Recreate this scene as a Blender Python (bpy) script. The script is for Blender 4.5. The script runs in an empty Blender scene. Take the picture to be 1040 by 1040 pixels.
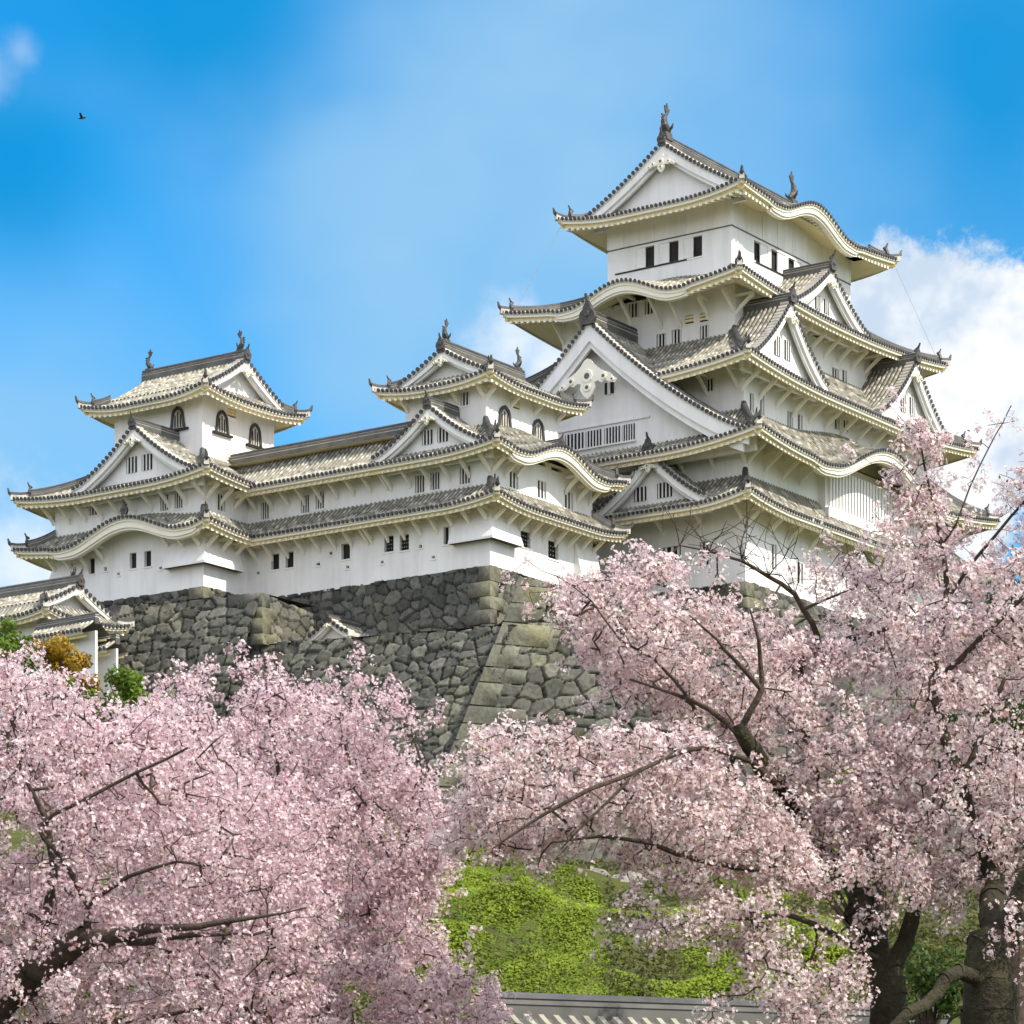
import bpy, math, random
import numpy as np
from mathutils import Vector

# ------------------------------------------------------------------ camera, sky, sun, exposure
FOC, HOR = 3192.0, 1250.0                 # focal length and horizon row for a 1040 px wide frame
scn = bpy.context.scene
COL = scn.collection
cam_d = bpy.data.cameras.new('camera')
cam_d.sensor_width = 36.0
cam_d.lens = FOC / 1040 * 36
cam_d.shift_y = (HOR - 520) / 1040
cam_d.clip_start = 0.5
cam_d.clip_end = 9000
cam = bpy.data.objects.new('camera', cam_d)
cam.rotation_euler = (math.pi / 2, 0, 0)
COL.objects.link(cam)
scn.camera = cam

SUN_AZ = math.atan2(-0.54, 0.84)          # direction towards the sun, measured from +X
SUN_EL = math.radians(44)
SUN_STRENGTH = 3.7
SKY_STRENGTH = 0.15
sun_d = bpy.data.lights.new('sun', 'SUN')
sun_d.energy = SUN_STRENGTH
sun_d.angle = math.radians(0.6)
sun_d.color = (1.0, 0.92, 0.79)
sun = bpy.data.objects.new('sun', sun_d)
to_sun = Vector((math.cos(SUN_AZ) * math.cos(SUN_EL), math.sin(SUN_AZ) * math.cos(SUN_EL), math.sin(SUN_EL)))
sun.rotation_euler = to_sun.to_track_quat('Z', 'Y').to_euler()
COL.objects.link(sun)
scn.view_settings.view_transform = 'Standard'
scn.view_settings.look = 'None'
scn.view_settings.gamma = 1.0
scn.view_settings.exposure = 0.70


def build_world():
    w = bpy.data.worlds.new('World')
    scn.world = w
    w.use_nodes = True
    nt = w.node_tree
    nt.nodes.clear()
    N = nt.nodes.new

    def lk(a, b):
        nt.links.new(a, b)

    def math_(op, a, b=None, clamp=False):
        n = N('ShaderNodeMath')
        n.operation = op
        n.use_clamp = clamp
        for i, v in enumerate((a, b)):
            if v is None:
                continue
            if isinstance(v, (int, float)):
                n.inputs[i].default_value = v
            else:
                lk(v, n.inputs[i])
        return n.outputs[0]

    def noise(scale, detail, rough=0.55, off=(0, 0, 0), stretch=(1, 1, 1)):
        m = N('ShaderNodeMapping')
        m.inputs['Location'].default_value = off
        m.inputs['Scale'].default_value = stretch
        lk(tc.outputs['Generated'], m.inputs['Vector'])
        n = N('ShaderNodeTexNoise')
        n.inputs['Scale'].default_value = scale
        n.inputs['Detail'].default_value = detail
        n.inputs['Roughness'].default_value = rough
        lk(m.outputs[0], n.inputs['Vector'])
        return n.outputs['Fac']

    def ramp(v, lo, hi):
        n = N('ShaderNodeMapRange')
        n.interpolation_type = 'SMOOTHSTEP'
        n.inputs['From Min'].default_value = lo
        n.inputs['From Max'].default_value = hi
        lk(v, n.inputs['Value'])
        return n.outputs[0]

    def mix(f, a, b, mode='MIX'):
        n = N('ShaderNodeMix')
        n.data_type = 'RGBA'
        n.blend_type = mode
        if isinstance(f, (int, float)):
            n.inputs[0].default_value = f
        else:
            lk(f, n.inputs[0])
        for i, v in ((6, a), (7, b)):
            if isinstance(v, tuple):
                n.inputs[i].default_value = (*v, 1)
            else:
                lk(v, n.inputs[i])
        return n.outputs[2]

    tc = N('ShaderNodeTexCoord')
    sky = N('ShaderNodeTexSky')
    sky.sky_type = 'NISHITA'
    sky.sun_disc = False
    sky.sun_elevation = SUN_EL
    sky.sun_rotation = math.pi / 2 - SUN_AZ
    sky.air_density = 1.0
    sky.dust_density = 0.3
    sky.ozone_density = 3.0

    def blob(x, y, r):                    # closeness to a direction of the sky
        d = Vector(((x - 520) / FOC, 1, (HOR - y) / FOC)).normalized()
        n = N('ShaderNodeVectorMath')
        n.operation = 'DISTANCE'
        lk(tc.outputs['Generated'], n.inputs[0])
        n.inputs[1].default_value = d
        return math_('SUBTRACT', 1.0, math_('DIVIDE', n.outputs['Value'], r / FOC))

    def cloud(blobs, amp, scale, lo, hi, off):
        m = None
        for b in blobs:
            v = blob(*b)
            m = v if m is None else math_('SMOOTH_MAX', m, v)
        ns = math_('MULTIPLY', math_('SUBTRACT', noise(scale, 10, 0.64, off), 0.5), amp)
        return ramp(math_('ADD', m, ns), lo, hi)

    blue = mix(1.0, sky.outputs[0], SKY_TINT, 'MULTIPLY')
    # thin veil, wide and soft
    veil = ramp(noise(9, 3, 0.5, (0.3, 0.1, 0.7), (1.0, 1.0, 1.5)), 0.40, 0.72)
    centre = ramp(math_('MAXIMUM', blob(620, 330, 620), math_('MAXIMUM', blob(60, 560, 420), blob(640, 30, 300))), 0.0, 0.9)
    veil = math_('MULTIPLY', math_('ADD', math_('MULTIPLY', veil, 0.55), centre), 0.62, True)
    c = mix(veil, blue, VEIL)
    deep = math_('SMOOTH_MAX', math_('SMOOTH_MAX', blob(1010, 90, 260), blob(0, 165, 150)), blob(195, -10, 190))
    deep = ramp(math_('ADD', deep, math_('MULTIPLY', math_('SUBTRACT', noise(14, 4, 0.5, (0.9, 0.3, 0.4)), 0.5), 0.8)), 0.05, 0.95)
    c = mix(math_('MULTIPLY', deep, 0.9), c, DEEP)
    rest = ramp(noise(2.3, 6, 0.55, (1.3, 0.4, 0.2)), 0.34, 0.50)          # unseen bright cloud added round the view to lift the ambient light
    far = N('ShaderNodeMapRange')
    far.interpolation_type = 'SMOOTHSTEP'
    far.inputs['From Min'].default_value = 0.55
    far.inputs['From Max'].default_value = 0.0
    lk(blob(520, 520, 2300), far.inputs['Value'])
    c = mix(math_('MULTIPLY', rest, far.outputs[0]), c, CLOUD_FILL)
    shade = ramp(noise(22, 5, 0.6, (0.7, 0.2, 0.1)), 0.44, 0.66)
    ccol = mix(shade, CLOUD_GREY, CLOUD)
    big = cloud([(905, 300, 75), (955, 320, 105), (1010, 330, 100), (1060, 360, 140), (985, 420, 120), (900, 380, 90), (940, 520, 130)],
                1.7, 40, 0.14, 0.44, (0.2, 0.5, 0.9))
    c = mix(big, c, ccol)
    small = cloud([(522, 350, 60), (560, 372, 50), (20, 570, 120), (150, 620, 120)], 1.6, 30, 0.1, 1.0, (2.2, 1.5, 0.3))
    c = mix(math_('MULTIPLY', small, 0.75), c, CLOUD)
    wisp = cloud([(-14, 76, 42), (22, 50, 28)], 1.9, 26, 0.1, 1.2, (4.2, 1.1, 0.8))
    c = mix(math_('MULTIPLY', wisp, 0.24), c, CLOUD)
    bg = N('ShaderNodeBackground')
    bg.inputs['Strength'].default_value = SKY_STRENGTH
    lk(c, bg.inputs['Color'])
    out = N('ShaderNodeOutputWorld')
    lk(bg.outputs[0], out.inputs['Surface'])


SKY_TINT = (0.06, 0.63, 0.88)
VEIL = (1.48, 2.62, 3.68)
CLOUD_FILL = (6.7, 6.8, 7.3)
DEEP = (0.02, 1.30, 3.05)
CLOUD = (4.25, 4.3, 4.35)
CLOUD_GREY = (2.5, 3.05, 3.7)
build_world()

# ------------------------------------------------------------------ coordinates
AXV = np.array([0.57689, 0.81682])        # local +x : along the south fronts, away to the right
AXU = np.array([-0.81682, 0.57689])       # local +y : along the west fronts, away to the left
K0 = np.array([14.8496, 200.0])           # local origin: near corner of the main keep
ROT = math.atan2(AXV[1], AXV[0])


def to_world(p):
    q = K0 + p[0] * AXV + p[1] * AXU
    return (q[0], q[1], p[2])


def ray(px):                              # horizontal ray direction for a column of the photo
    return np.array([(px - 520) / FOC, 1.0])


def on_x(xp, px, py):                     # point of plane x = xp seen at a pixel -> (y, z, depth)
    r = ray(px)
    d = (xp + K0 @ AXV) / (r @ AXV)
    return (d * r - K0) @ AXU, (HOR - py) * d / FOC, d


def on_y(yp, px, py):
    r = ray(px)
    d = (yp + K0 @ AXU) / (r @ AXU)
    return (d * r - K0) @ AXV, (HOR - py) * d / FOC, d


def at(px, py, d):                        # world point at depth d
    return np.array([(px - 520) / FOC * d, d, (HOR - py) / FOC * d])


rng = np.random.default_rng(7)
random.seed(7)

# ------------------------------------------------------------------ materials
def new_mat(name):
    m = bpy.data.materials.new(name)
    m.use_nodes = True
    nt = m.node_tree
    return m, nt, nt.nodes['Principled BSDF']


def noise_node(nt, scale, detail=4, rough=0.6, stretch=None, coord='Object'):
    tc = nt.nodes.new('ShaderNodeTexCoord')
    n = nt.nodes.new('ShaderNodeTexNoise')
    n.inputs['Scale'].default_value = scale
    n.inputs['Detail'].default_value = detail
    n.inputs['Roughness'].default_value = rough
    src = tc.outputs[coord]
    if stretch:
        mp = nt.nodes.new('ShaderNodeMapping')
        mp.inputs['Scale'].default_value = stretch
        nt.links.new(src, mp.inputs[0])
        src = mp.outputs[0]
    nt.links.new(src, n.inputs['Vector'])
    return n.outputs['Fac']


def ramp_node(nt, fac, stops):
    r = nt.nodes.new('ShaderNodeValToRGB')
    e = r.color_ramp.elements
    while len(e) < len(stops):
        e.new(0.5)
    for i, (p, c) in enumerate(stops):
        e[i].position = p
        e[i].color = (*c, 1)
    nt.links.new(fac, r.inputs[0])
    return r.outputs[0]


def mult(nt, a, b, f=1.0):
    n = nt.nodes.new('ShaderNodeMix')
    n.data_type = 'RGBA'
    n.blend_type = 'MULTIPLY'
    n.inputs[0].default_value = f
    nt.links.new(a, n.inputs[6])
    nt.links.new(b, n.inputs[7])
    return n.outputs[2]


def bump_node(nt, bsdf, h, strength, dist=0.05):
    b = nt.nodes.new('ShaderNodeBump')
    b.inputs['Strength'].default_value = strength
    b.inputs['Distance'].default_value = dist
    nt.links.new(h, b.inputs['Height'])
    nt.links.new(b.outputs[0], bsdf.inputs['Normal'])


def noisy_mat(name, c0, c1, scale, rough=0.8, bump=0.2, streak=None, spec=0.3, dist=0.05):
    m, nt, b = new_mat(name)
    f = noise_node(nt, scale)
    col = ramp_node(nt, f, [(0.3, c0), (0.7, c1)])
    if streak:
        s = noise_node(nt, 1.0, 5, 0.65, (1.6, 1.6, 0.16))
        col = mult(nt, col, ramp_node(nt, s, [(0.34, streak), (0.56, (1, 1, 1))]))
    nt.links.new(col, b.inputs['Base Color'])
    b.inputs['Roughness'].default_value = rough
    b.inputs['Specular IOR Level'].default_value = spec
    if bump:
        bump_node(nt, b, noise_node(nt, scale * 4), bump, dist)
    return m


WHITE = noisy_mat('white_plaster', (0.755, 0.745, 0.725), (0.84, 0.83, 0.81), 0.45, 0.85, 0.15, (0.91, 0.90, 0.885))
CREAM = noisy_mat('cream_plaster', (0.80, 0.67, 0.38), (0.85, 0.74, 0.47), 0.9, 0.85, 0.1)  # cream plaster, with warm light bounced under the eaves put into its colour
IVORY = noisy_mat('ivory_plaster', (0.80, 0.75, 0.61), (0.85, 0.81, 0.70), 0.9, 0.85, 0.1)
PALE = noisy_mat('pale_tile_joint', (0.37, 0.35, 0.305), (0.60, 0.57, 0.50), 1.5, 0.8, 0.2)
DARK = noisy_mat('dark_roof_tile', (0.030, 0.030, 0.034), (0.075, 0.073, 0.078), 1.2, 0.5, 0.2)
MID = noisy_mat('weathered_tile_joint', (0.22, 0.205, 0.17), (0.36, 0.335, 0.28), 1.5, 0.75, 0.2)
RIBM = noisy_mat('round_tile_row', (0.19, 0.18, 0.14), (0.36, 0.34, 0.27), 1.1, 0.75, 0.2)
RIBD = noisy_mat('bare_round_tile', (0.09, 0.088, 0.08), (0.18, 0.17, 0.15), 1.5, 0.7, 0.2)
PAN = noisy_mat('grey_pan_tile', (0.06, 0.06, 0.06), (0.14, 0.135, 0.12), 0.8, 0.6, 0.2)
WOOD = noisy_mat('dark_window_wood', (0.012, 0.011, 0.010), (0.03, 0.028, 0.025), 2, 0.7, 0)
BRONZE = noisy_mat('dark_bronze_tile', (0.03, 0.03, 0.03), (0.10, 0.09, 0.08), 3, 0.5, 0.3)
CABLE = noisy_mat('grey_cable', (0.2, 0.2, 0.2), (0.3, 0.3, 0.3), 3, 0.6, 0)


# ------------------------------------------------------------------ mesh builder
class MB:
    def __init__(self):
        self.v, self.f, self.m, self.mats = [], [], [], []

    def mi(self, mat):
        if mat not in self.mats:
            self.mats.append(mat)
        return self.mats.index(mat)

    def quad(self, pts, mat):
        n = len(self.v)
        self.v.extend([tuple(p) for p in pts])
        self.f.append(tuple(range(n, n + len(pts))))
        self.m.append(self.mi(mat))

    def box8(self, c, mat):               # 8 corners: 4 bottom ring then 4 top ring
        n = len(self.v)
        self.v.extend([tuple(p) for p in c])
        k = self.mi(mat)
        for q in ((3, 2, 1, 0), (4, 5, 6, 7), (0, 1, 5, 4), (1, 2, 6, 5), (2, 3, 7, 6), (3, 0, 4, 7)):
            self.f.append(tuple(n + i for i in q))
            self.m.append(k)

    def box(self, fr, p0, p1, q0, q1, z0, z1, mat):
        c = [fr(p0, q0, z0), fr(p1, q0, z0), fr(p1, q1, z0), fr(p0, q1, z0),
             fr(p0, q0, z1), fr(p1, q0, z1), fr(p1, q1, z1), fr(p0, q1, z1)]
        self.box8(c, mat)

    def grid(self, rows, mat):            # rows of equal length point lists
        n = len(self.v)
        w = len(rows[0])
        for r in rows:
            self.v.extend([tuple(p) for p in r])
        k = self.mi(mat)
        for i in range(len(rows) - 1):
            for j in range(w - 1):
                a = n + i * w + j
                self.f.append((a, a + 1, a + w + 1, a + w))
                self.m.append(k)

    def sweep(self, path, prof, mat, closed=True, caps=True, mats=None):
        """profile of (side, up) pairs carried along a path; side is horizontal"""
        path = [np.array(p, float) for p in path]
        n = len(self.v)
        w = len(prof)
        for i, p in enumerate(path):
            t = path[min(i + 1, len(path) - 1)] - path[max(i - 1, 0)]
            s = np.array([t[1], -t[0], 0.0])
            l = np.linalg.norm(s)
            s = s / l if l > 1e-6 else np.array([1.0, 0, 0])
            self.v.extend([tuple(p + s * a + np.array([0, 0, b])) for a, b in prof])
        k = self.mi(mat)
        e = w if closed else w - 1
        for i in range(len(path) - 1):
            kk = k if mats is None else self.mi(mats[i % len(mats)])
            for j in range(e):
                a = n + i * w + j
                b = n + i * w + (j + 1) % w
                self.f.append((a, b, b + w, a + w))
                self.m.append(kk)
        if caps:
            self.f.append(tuple(n + j for j in reversed(range(w))))
            self.m.append(k)
            o = n + (len(path) - 1) * w
            self.f.append(tuple(o + j for j in range(w)))
            self.m.append(k)

    def tube(self, path, radii, sides, mat, caps=True):
        path = [np.array(p, float) for p in path]
        n = len(self.v)
        up0 = np.array([0.31, 0.17, 0.93])
        for i, p in enumerate(path):
            t = path[min(i + 1, len(path) - 1)] - path[max(i - 1, 0)]
            t = t / (np.linalg.norm(t) + 1e-9)
            u = up0 if abs(t @ up0) < 0.95 else np.array([1.0, 0, 0])
            s = np.cross(t, u)
            s /= np.linalg.norm(s)
            b = np.cross(t, s)
            for j in range(sides):
                a = 2 * math.pi * j / sides
                self.v.append(tuple(p + radii[i] * (math.cos(a) * s + math.sin(a) * b)))
        k = self.mi(mat)
        for i in range(len(path) - 1):
            for j in range(sides):
                a = n + i * sides + j
                b = n + i * sides + (j + 1) % sides
                self.f.append((a, b, b + sides, a + sides))
                self.m.append(k)
        if caps:
            self.f.append(tuple(n + j for j in reversed(range(sides))))
            self.f.append(tuple(n + (len(path) - 1) * sides + j for j in range(sides)))
            self.m += [k, k]

    def prism(self, fr, outline, q0, q1, mat, mat_side=None):
        """outline of (p, z) pairs, extruded between q0 and q1"""
        n = len(self.v)
        w = len(outline)
        for q in (q0, q1):
            self.v.extend([tuple(fr(p, q, z)) for p, z in outline])
        k = self.mi(mat)
        ks = self.mi(mat_side or mat)
        self.f.append(tuple(n + j for j in range(w)))
        self.f.append(tuple(n + w + j for j in reversed(range(w))))
        self.m += [k, k]
        for j in range(w):
            b = (j + 1) % w
            self.f.append((n + j, n + b, n + w + b, n + w + j))
            self.m.append(ks)

    def cull(self, test):
        ok = [not test(p) for p in self.v]
        keep_ = [i for i, f in enumerate(self.f) if any(ok[j] for j in f)]
        self.f = [self.f[i] for i in keep_]
        self.m = [self.m[i] for i in keep_]
        used = sorted({j for f in self.f for j in f})
        remap = {a: b for b, a in enumerate(used)}
        self.v = [self.v[a] for a in used]
        self.f = [tuple(remap[j] for j in f) for f in self.f]

    def build(self, name, parent=None, smooth=False):
        me = bpy.data.meshes.new(name)
        v = np.array(self.v, float)
        if parent is not None and 'origin' in ORIG.get(parent.name, {}):
            v = v - ORIG[parent.name]['origin']
        me.from_pydata([tuple(p) for p in v], [], self.f)
        for m in self.mats:
            me.materials.append(m)
        me.polygons.foreach_set('material_index', np.array(self.m, dtype=np.int32))
        if smooth:
            me.polygons.foreach_set('use_smooth', np.ones(len(self.f), dtype=bool))
        me.update()
        o = bpy.data.objects.new(name, me)
        COL.objects.link(o)
        if parent is not None:
            o.parent = parent
            ORIG[o.name] = ORIG.get(parent.name, {})
        return o


ORIG = {}


def tag(o, label=None, cat=None, group=None, kind=None):
    for k, val in (('label', label), ('category', cat), ('group', group), ('kind', kind)):
        if val:
            o[k] = val
    return o


def building(name, origin, label, cat, group=None):   # Empty at the base, in the castle's own axes
    o = bpy.data.objects.new(name, None)
    COL.objects.link(o)
    o.location = to_world(origin)
    o.rotation_euler = (0, 0, ROT)
    o.empty_display_size = 0.5
    tag(o, label, cat, group)
    ORIG[o.name] = {'origin': np.array(origin, float)}
    return o


def frame(o, a, n):
    o, a, n = np.array(o, float), np.array(a, float), np.array(n, float)

    def fr(p, q, z):
        xy = o + a * p + n * q
        return (xy[0], xy[1], z)
    return fr


def west(xp):
    return frame((xp, 0), (0, 1), (-1, 0))


def south(yp):
    return frame((0, yp), (1, 0), (0, -1))


def east(xp):
    return frame((xp, 0), (0, 1), (1, 0))


def north(yp):
    return frame((0, yp), (1, 0), (0, 1))


# ------------------------------------------------------------------ walls and windows
def window(R, fr, p, z, w, h, bars):
    m = MB()
    m.box(fr, p - w / 2, p + w / 2, -0.34, -0.24 if not isinstance(bars, int) or not bars else -0.17, z - h / 2, z + h / 2, WOOD)
    m.box(fr, p - w / 2 - 0.08, p + w / 2 + 0.08, 0.0, 0.05, z - h / 2 - 0.10, z - h / 2, WHITE)
    o = m.build('window', R)
    if bars == 'grid':
        g = MB()
        for i in range(3):
            c = p - w / 2 + w * (i + 1) / 4
            g.box(fr, c - 0.03, c + 0.03, -0.14, -0.08, z - h / 2, z + h / 2, WOOD)
        for i in range(3):
            c = z - h / 2 + h * (i + 1) / 4
            g.box(fr, p - w / 2, p + w / 2, -0.16, -0.142, c - 0.03, c + 0.03, PALE)
        g.build('lattice', o)
    elif bars == 'slat':
        g = MB()
        for i in range(2):
            c = z - h / 2 + h * (i + 0.9) / 2.6
            g.box(fr, p - w / 2, p + w / 2, -0.12, 0.0, c - 0.06, c + 0.10, CREAM)
        g.build('slats', o)
    elif bars == 'panel':
        g = MB()
        g.box(fr, p - w / 2, p - w / 2 + w * 0.50, -0.20, -0.06, z - h / 2 - 0.001, z - h / 2 + 0.06, WOOD)
        g.build('rail', o)
        g = MB()
        g.box(fr, p - w / 2 + w * 0.50, p + w / 2, -0.14, -0.05, z - h / 2 + 0.06, z + h / 2, WHITE)
        g.build('shutter', o)
    elif bars == 'panel_left':
        g = MB()
        g.box(fr, p - w / 2, p + w * 0.14, -0.14, -0.05, z - h / 2 + 0.06, z + h / 2, WHITE)
        g.build('shutter', o)
    elif bars:
        g = MB()
        for i in range(bars):
            c = p - w / 2 + w * (i + 0.5) / bars
            bw = w / bars * 0.17
            g.box(fr, c - bw, c + bw, -0.12, -0.07, z - h / 2, z + h / 2, WHITE)
        g.build('lattice', o)
    return o


def bell(w, h, n=9):                      # cusped arch outline, foot to foot, base at z = 0
    pts = []
    for s in (-1, 1):
        side = [(s * w * 0.56, 0), (s * w * 0.50, h * 0.25), (s * w * 0.46, h * 0.5), (s * w * 0.43, h * 0.68), (s * w * 0.33, h * 0.84),
                (s * w * 0.17, h * 0.94)]
        pts += side if s < 0 else [(0, h)] + side[::-1]
    return pts


def arched_window(R, fr, p, z, w, h):     # p, z: middle of the sill
    out = [(p + a, z + b) for a, b in bell(w, h)]
    inn = [(p + a * 0.70, z + 0.06 + b * 0.82) for a, b in bell(w, h)]
    m = MB()
    m.prism(fr, inn, 0.0, 0.03, PALE)
    o = m.build('arched_window', R)
    f = MB()
    for i in range(len(out) - 1):
        a, b, c, d = out[i], out[i + 1], inn[i + 1], inn[i]
        f.box8([fr(*x) for x in ((a[0], 0, a[1]), (b[0], 0, b[1]), (c[0], 0, c[1]), (d[0], 0, d[1]),
                                 (a[0], 0.12, a[1]), (b[0], 0.12, b[1]), (c[0], 0.12, c[1]), (d[0], 0.12, d[1]))], DARK)
    f.build('window_frame', o)
    b = MB()
    for k in (-0.2, 0, 0.2):
        b.box(fr, p + k * w - 0.035, p + k * w + 0.035, 0.03, 0.07, z + 0.08, z + h * (0.74 - abs(k) * 0.6), WOOD)
    b.build('lattice', o)
    s = MB()
    s.box(fr, p - w * 0.78, p + w * 0.78, 0.0, 0.20, z - 0.16, z - 0.02, WOOD)
    s.build('sill', o)


def wall_side(m, fr, a0, a1, z0, z1, holes, mat=WHITE, dep=0.30):
    ps = sorted({a0, a1, *[h[0] for h in holes], *[h[1] for h in holes]})
    zs = sorted({z0, z1, *[h[2] for h in holes], *[h[3] for h in holes]})
    for i in range(len(ps) - 1):
        for j in range(len(zs) - 1):
            cp, cz = (ps[i] + ps[i + 1]) / 2, (zs[j] + zs[j + 1]) / 2
            if any(h[0] < cp < h[1] and h[2] < cz < h[3] for h in holes):
                continue
            m.quad([fr(ps[i], 0, zs[j]), fr(ps[i + 1], 0, zs[j]), fr(ps[i + 1], 0, zs[j + 1]), fr(ps[i], 0, zs[j + 1])], mat)
    for p0, p1, za, zb in holes:
        for q in (((p0, za), (p0, zb)), ((p1, za), (p1, zb)), ((p0, za), (p1, za)), ((p0, zb), (p1, zb))):
            (pa, z_a), (pb, z_b) = q
            m.quad([fr(pa, 0, z_a), fr(pb, 0, z_b), fr(pb, -dep, z_b), fr(pa, -dep, z_a)], mat)


def tier(R, rect, z0, z1, ww=(), ws=(), band=None):
    """one storey: four walls of rect = (x0, x1, y0, y1); windows given as seen in the photo (column, row, width, height, bars)"""
    x0, x1, y0, y1 = rect
    hw, hs, todo = [], [], []
    for px, py, w, h, b in ww:
        y, z, d = on_x(x0, px, py)
        wm, hm = w * d / FOC / 0.76, h * d / FOC
        if b == 'panel':
            z, hm = 65.32, 1.38
        if y - wm / 2 > y0 and y + wm / 2 < y1 and z - hm / 2 > z0 and z + hm / 2 < z1:
            hw.append((y - wm / 2, y + wm / 2, z - hm / 2, z + hm / 2))
            todo.append((west(x0), y, z, wm, hm, b))
    for px, py, w, h, b in ws:
        x, z, d = on_y(y0, px, py)
        wm, hm = w * d / FOC / 0.52, h * d / FOC
        if b == 'panel':
            z, hm = 65.32, 1.38
        if x - wm / 2 > x0 and x + wm / 2 < x1 and z - hm / 2 > z0 and z + hm / 2 < z1:
            hs.append((x - wm / 2, x + wm / 2, z - hm / 2, z + hm / 2))
            todo.append((south(y0), x, z, wm, hm, b))
    m = MB()
    wall_side(m, west(x0), y0, y1, z0, z1, hw)
    wall_side(m, south(y0), x0, x1, z0, z1, hs)
    wall_side(m, east(x1), y0, y1, z0, z1, [])
    wall_side(m, north(y1), x0, x1, z0, z1, [])
    m.quad([(x0, y0, z1), (x1, y0, z1), (x1, y1, z1), (x0, y1, z1)], WHITE)
    m.build('wall', R)
    for t in todo:
        window(R, *t)


# ------------------------------------------------------------------ roofs
def ornament_mesh(s=1.0):                 # ridge-end tile: shield with a horn, faces +y, stands on z = 0
    m = MB()
    fr = frame((0, 0), (1, 0), (0, 1))
    o = [(-0.30, -0.25), (-0.42, 0.05), (-0.34, 0.30), (-0.22, 0.40), (-0.14, 0.62), (0, 0.74), (0.14, 0.62), (0.22, 0.40), (0.34, 0.30), (0.42, 0.05), (0.30, -0.25)]
    m.prism(fr, [(a * s, b * s) for a, b in o], -0.12 * s, 0.10 * s, BRONZE)
    m.tube([(0, -0.25 * s, 0.55 * s), (0, 0.06 * s, 0.78 * s), (0, 0.18 * s, 1.06 * s)], [0.11 * s, 0.09 * s, 0.06 * s], 7, BRONZE)
    m.tube([(0, 0.05 * s, 0.2 * s), (0, 0.16 * s, 0.2 * s)], [0.2 * s, 0.12 * s], 8, BRONZE)
    return m


ORN_CACHE = {}


def place(mesh_key, maker, name, parent, pos, direction, mats=None):
    """an object sharing mesh data, standing at pos (castle axes) and facing a horizontal direction"""
    if mesh_key not in ORN_CACHE:
        t = maker()
        me = bpy.data.meshes.new(name)
        me.from_pydata(t.v, [], t.f)
        for k in t.mats:
            me.materials.append(k)
        me.polygons.foreach_set('material_index', np.array(t.m, dtype=np.int32))
        me.update()
        ORN_CACHE[mesh_key] = me
    o = bpy.data.objects.new(name, ORN_CACHE[mesh_key])
    COL.objects.link(o)
    o.parent = parent
    org = ORIG.get(parent.name, {}).get('origin', np.zeros(3))
    o.location = Vector(np.array(pos, float) - org)
    o.rotation_euler = (0, 0, math.atan2(direction[1], direction[0]) - math.pi / 2)
    return o


def ornament(parent, pos, d, s=1.0):
    return place(('orn', s), lambda: ornament_mesh(s), 'ridge_ornament', parent, pos, d)


def ridge(parent, path, w=0.42, h=0.5, name='ridge', knobs=False):
    m = MB()
    m.sweep(path, [(-w / 2, -0.25), (-w / 2, h * 0.30), (w / 2, h * 0.30), (w / 2, -0.25)], PAN)
    m.sweep(path, [(-w * 0.42, h * 0.30), (-w * 0.42, h * 0.42), (w * 0.42, h * 0.42), (w * 0.42, h * 0.30)], PALE)
    m.sweep(path, [(-w * 0.50, h * 0.42), (-w * 0.46, h * 0.62), (w * 0.46, h * 0.62), (w * 0.50, h * 0.42)], PAN)
    m.sweep(path, [(-w * 0.36, h * 0.62), (-w * 0.34, h * 0.72), (w * 0.34, h * 0.72), (w * 0.36, h * 0.62)], PALE)
    m.sweep(path, [(-w * 0.44, h * 0.72), (-w * 0.40, h * 0.88), (-w * 0.16, h * 1.02), (w * 0.16, h * 1.02), (w * 0.40, h * 0.88), (w * 0.44, h * 0.72)], DARK)
    return m.build(name, parent)


def bracket_mesh(r, drop):                # diagonal strut from the wall out to the eave; wall at y = 0, outward +y, top at z = 0
    m = MB()
    fr = frame((0, 0), (1, 0), (0, 1))
    w = 0.085
    n = 5
    for i in range(n):                    # slightly bowed arm
        t0, t1 = i / n, (i + 1) / n
        pa = (r * t0, -drop + drop * (t0 ** 0.8))
        pb = (r * t1, -drop + drop * (t1 ** 0.8))
        m.box8([(-w, pa[0], pa[1] - 0.14), (w, pa[0], pa[1] - 0.14), (w, pb[0], pb[1] - 0.14), (-w, pb[0], pb[1] - 0.14),
                (-w, pa[0], pa[1] + 0.12), (w, pa[0], pa[1] + 0.12), (w, pb[0], pb[1] + 0.12), (-w, pb[0], pb[1] + 0.12)], IVORY)
    m.box(fr, -w * 0.9, w * 0.9, 0.0, r * 0.98, -0.06, 0.12, IVORY)
    return m


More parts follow.
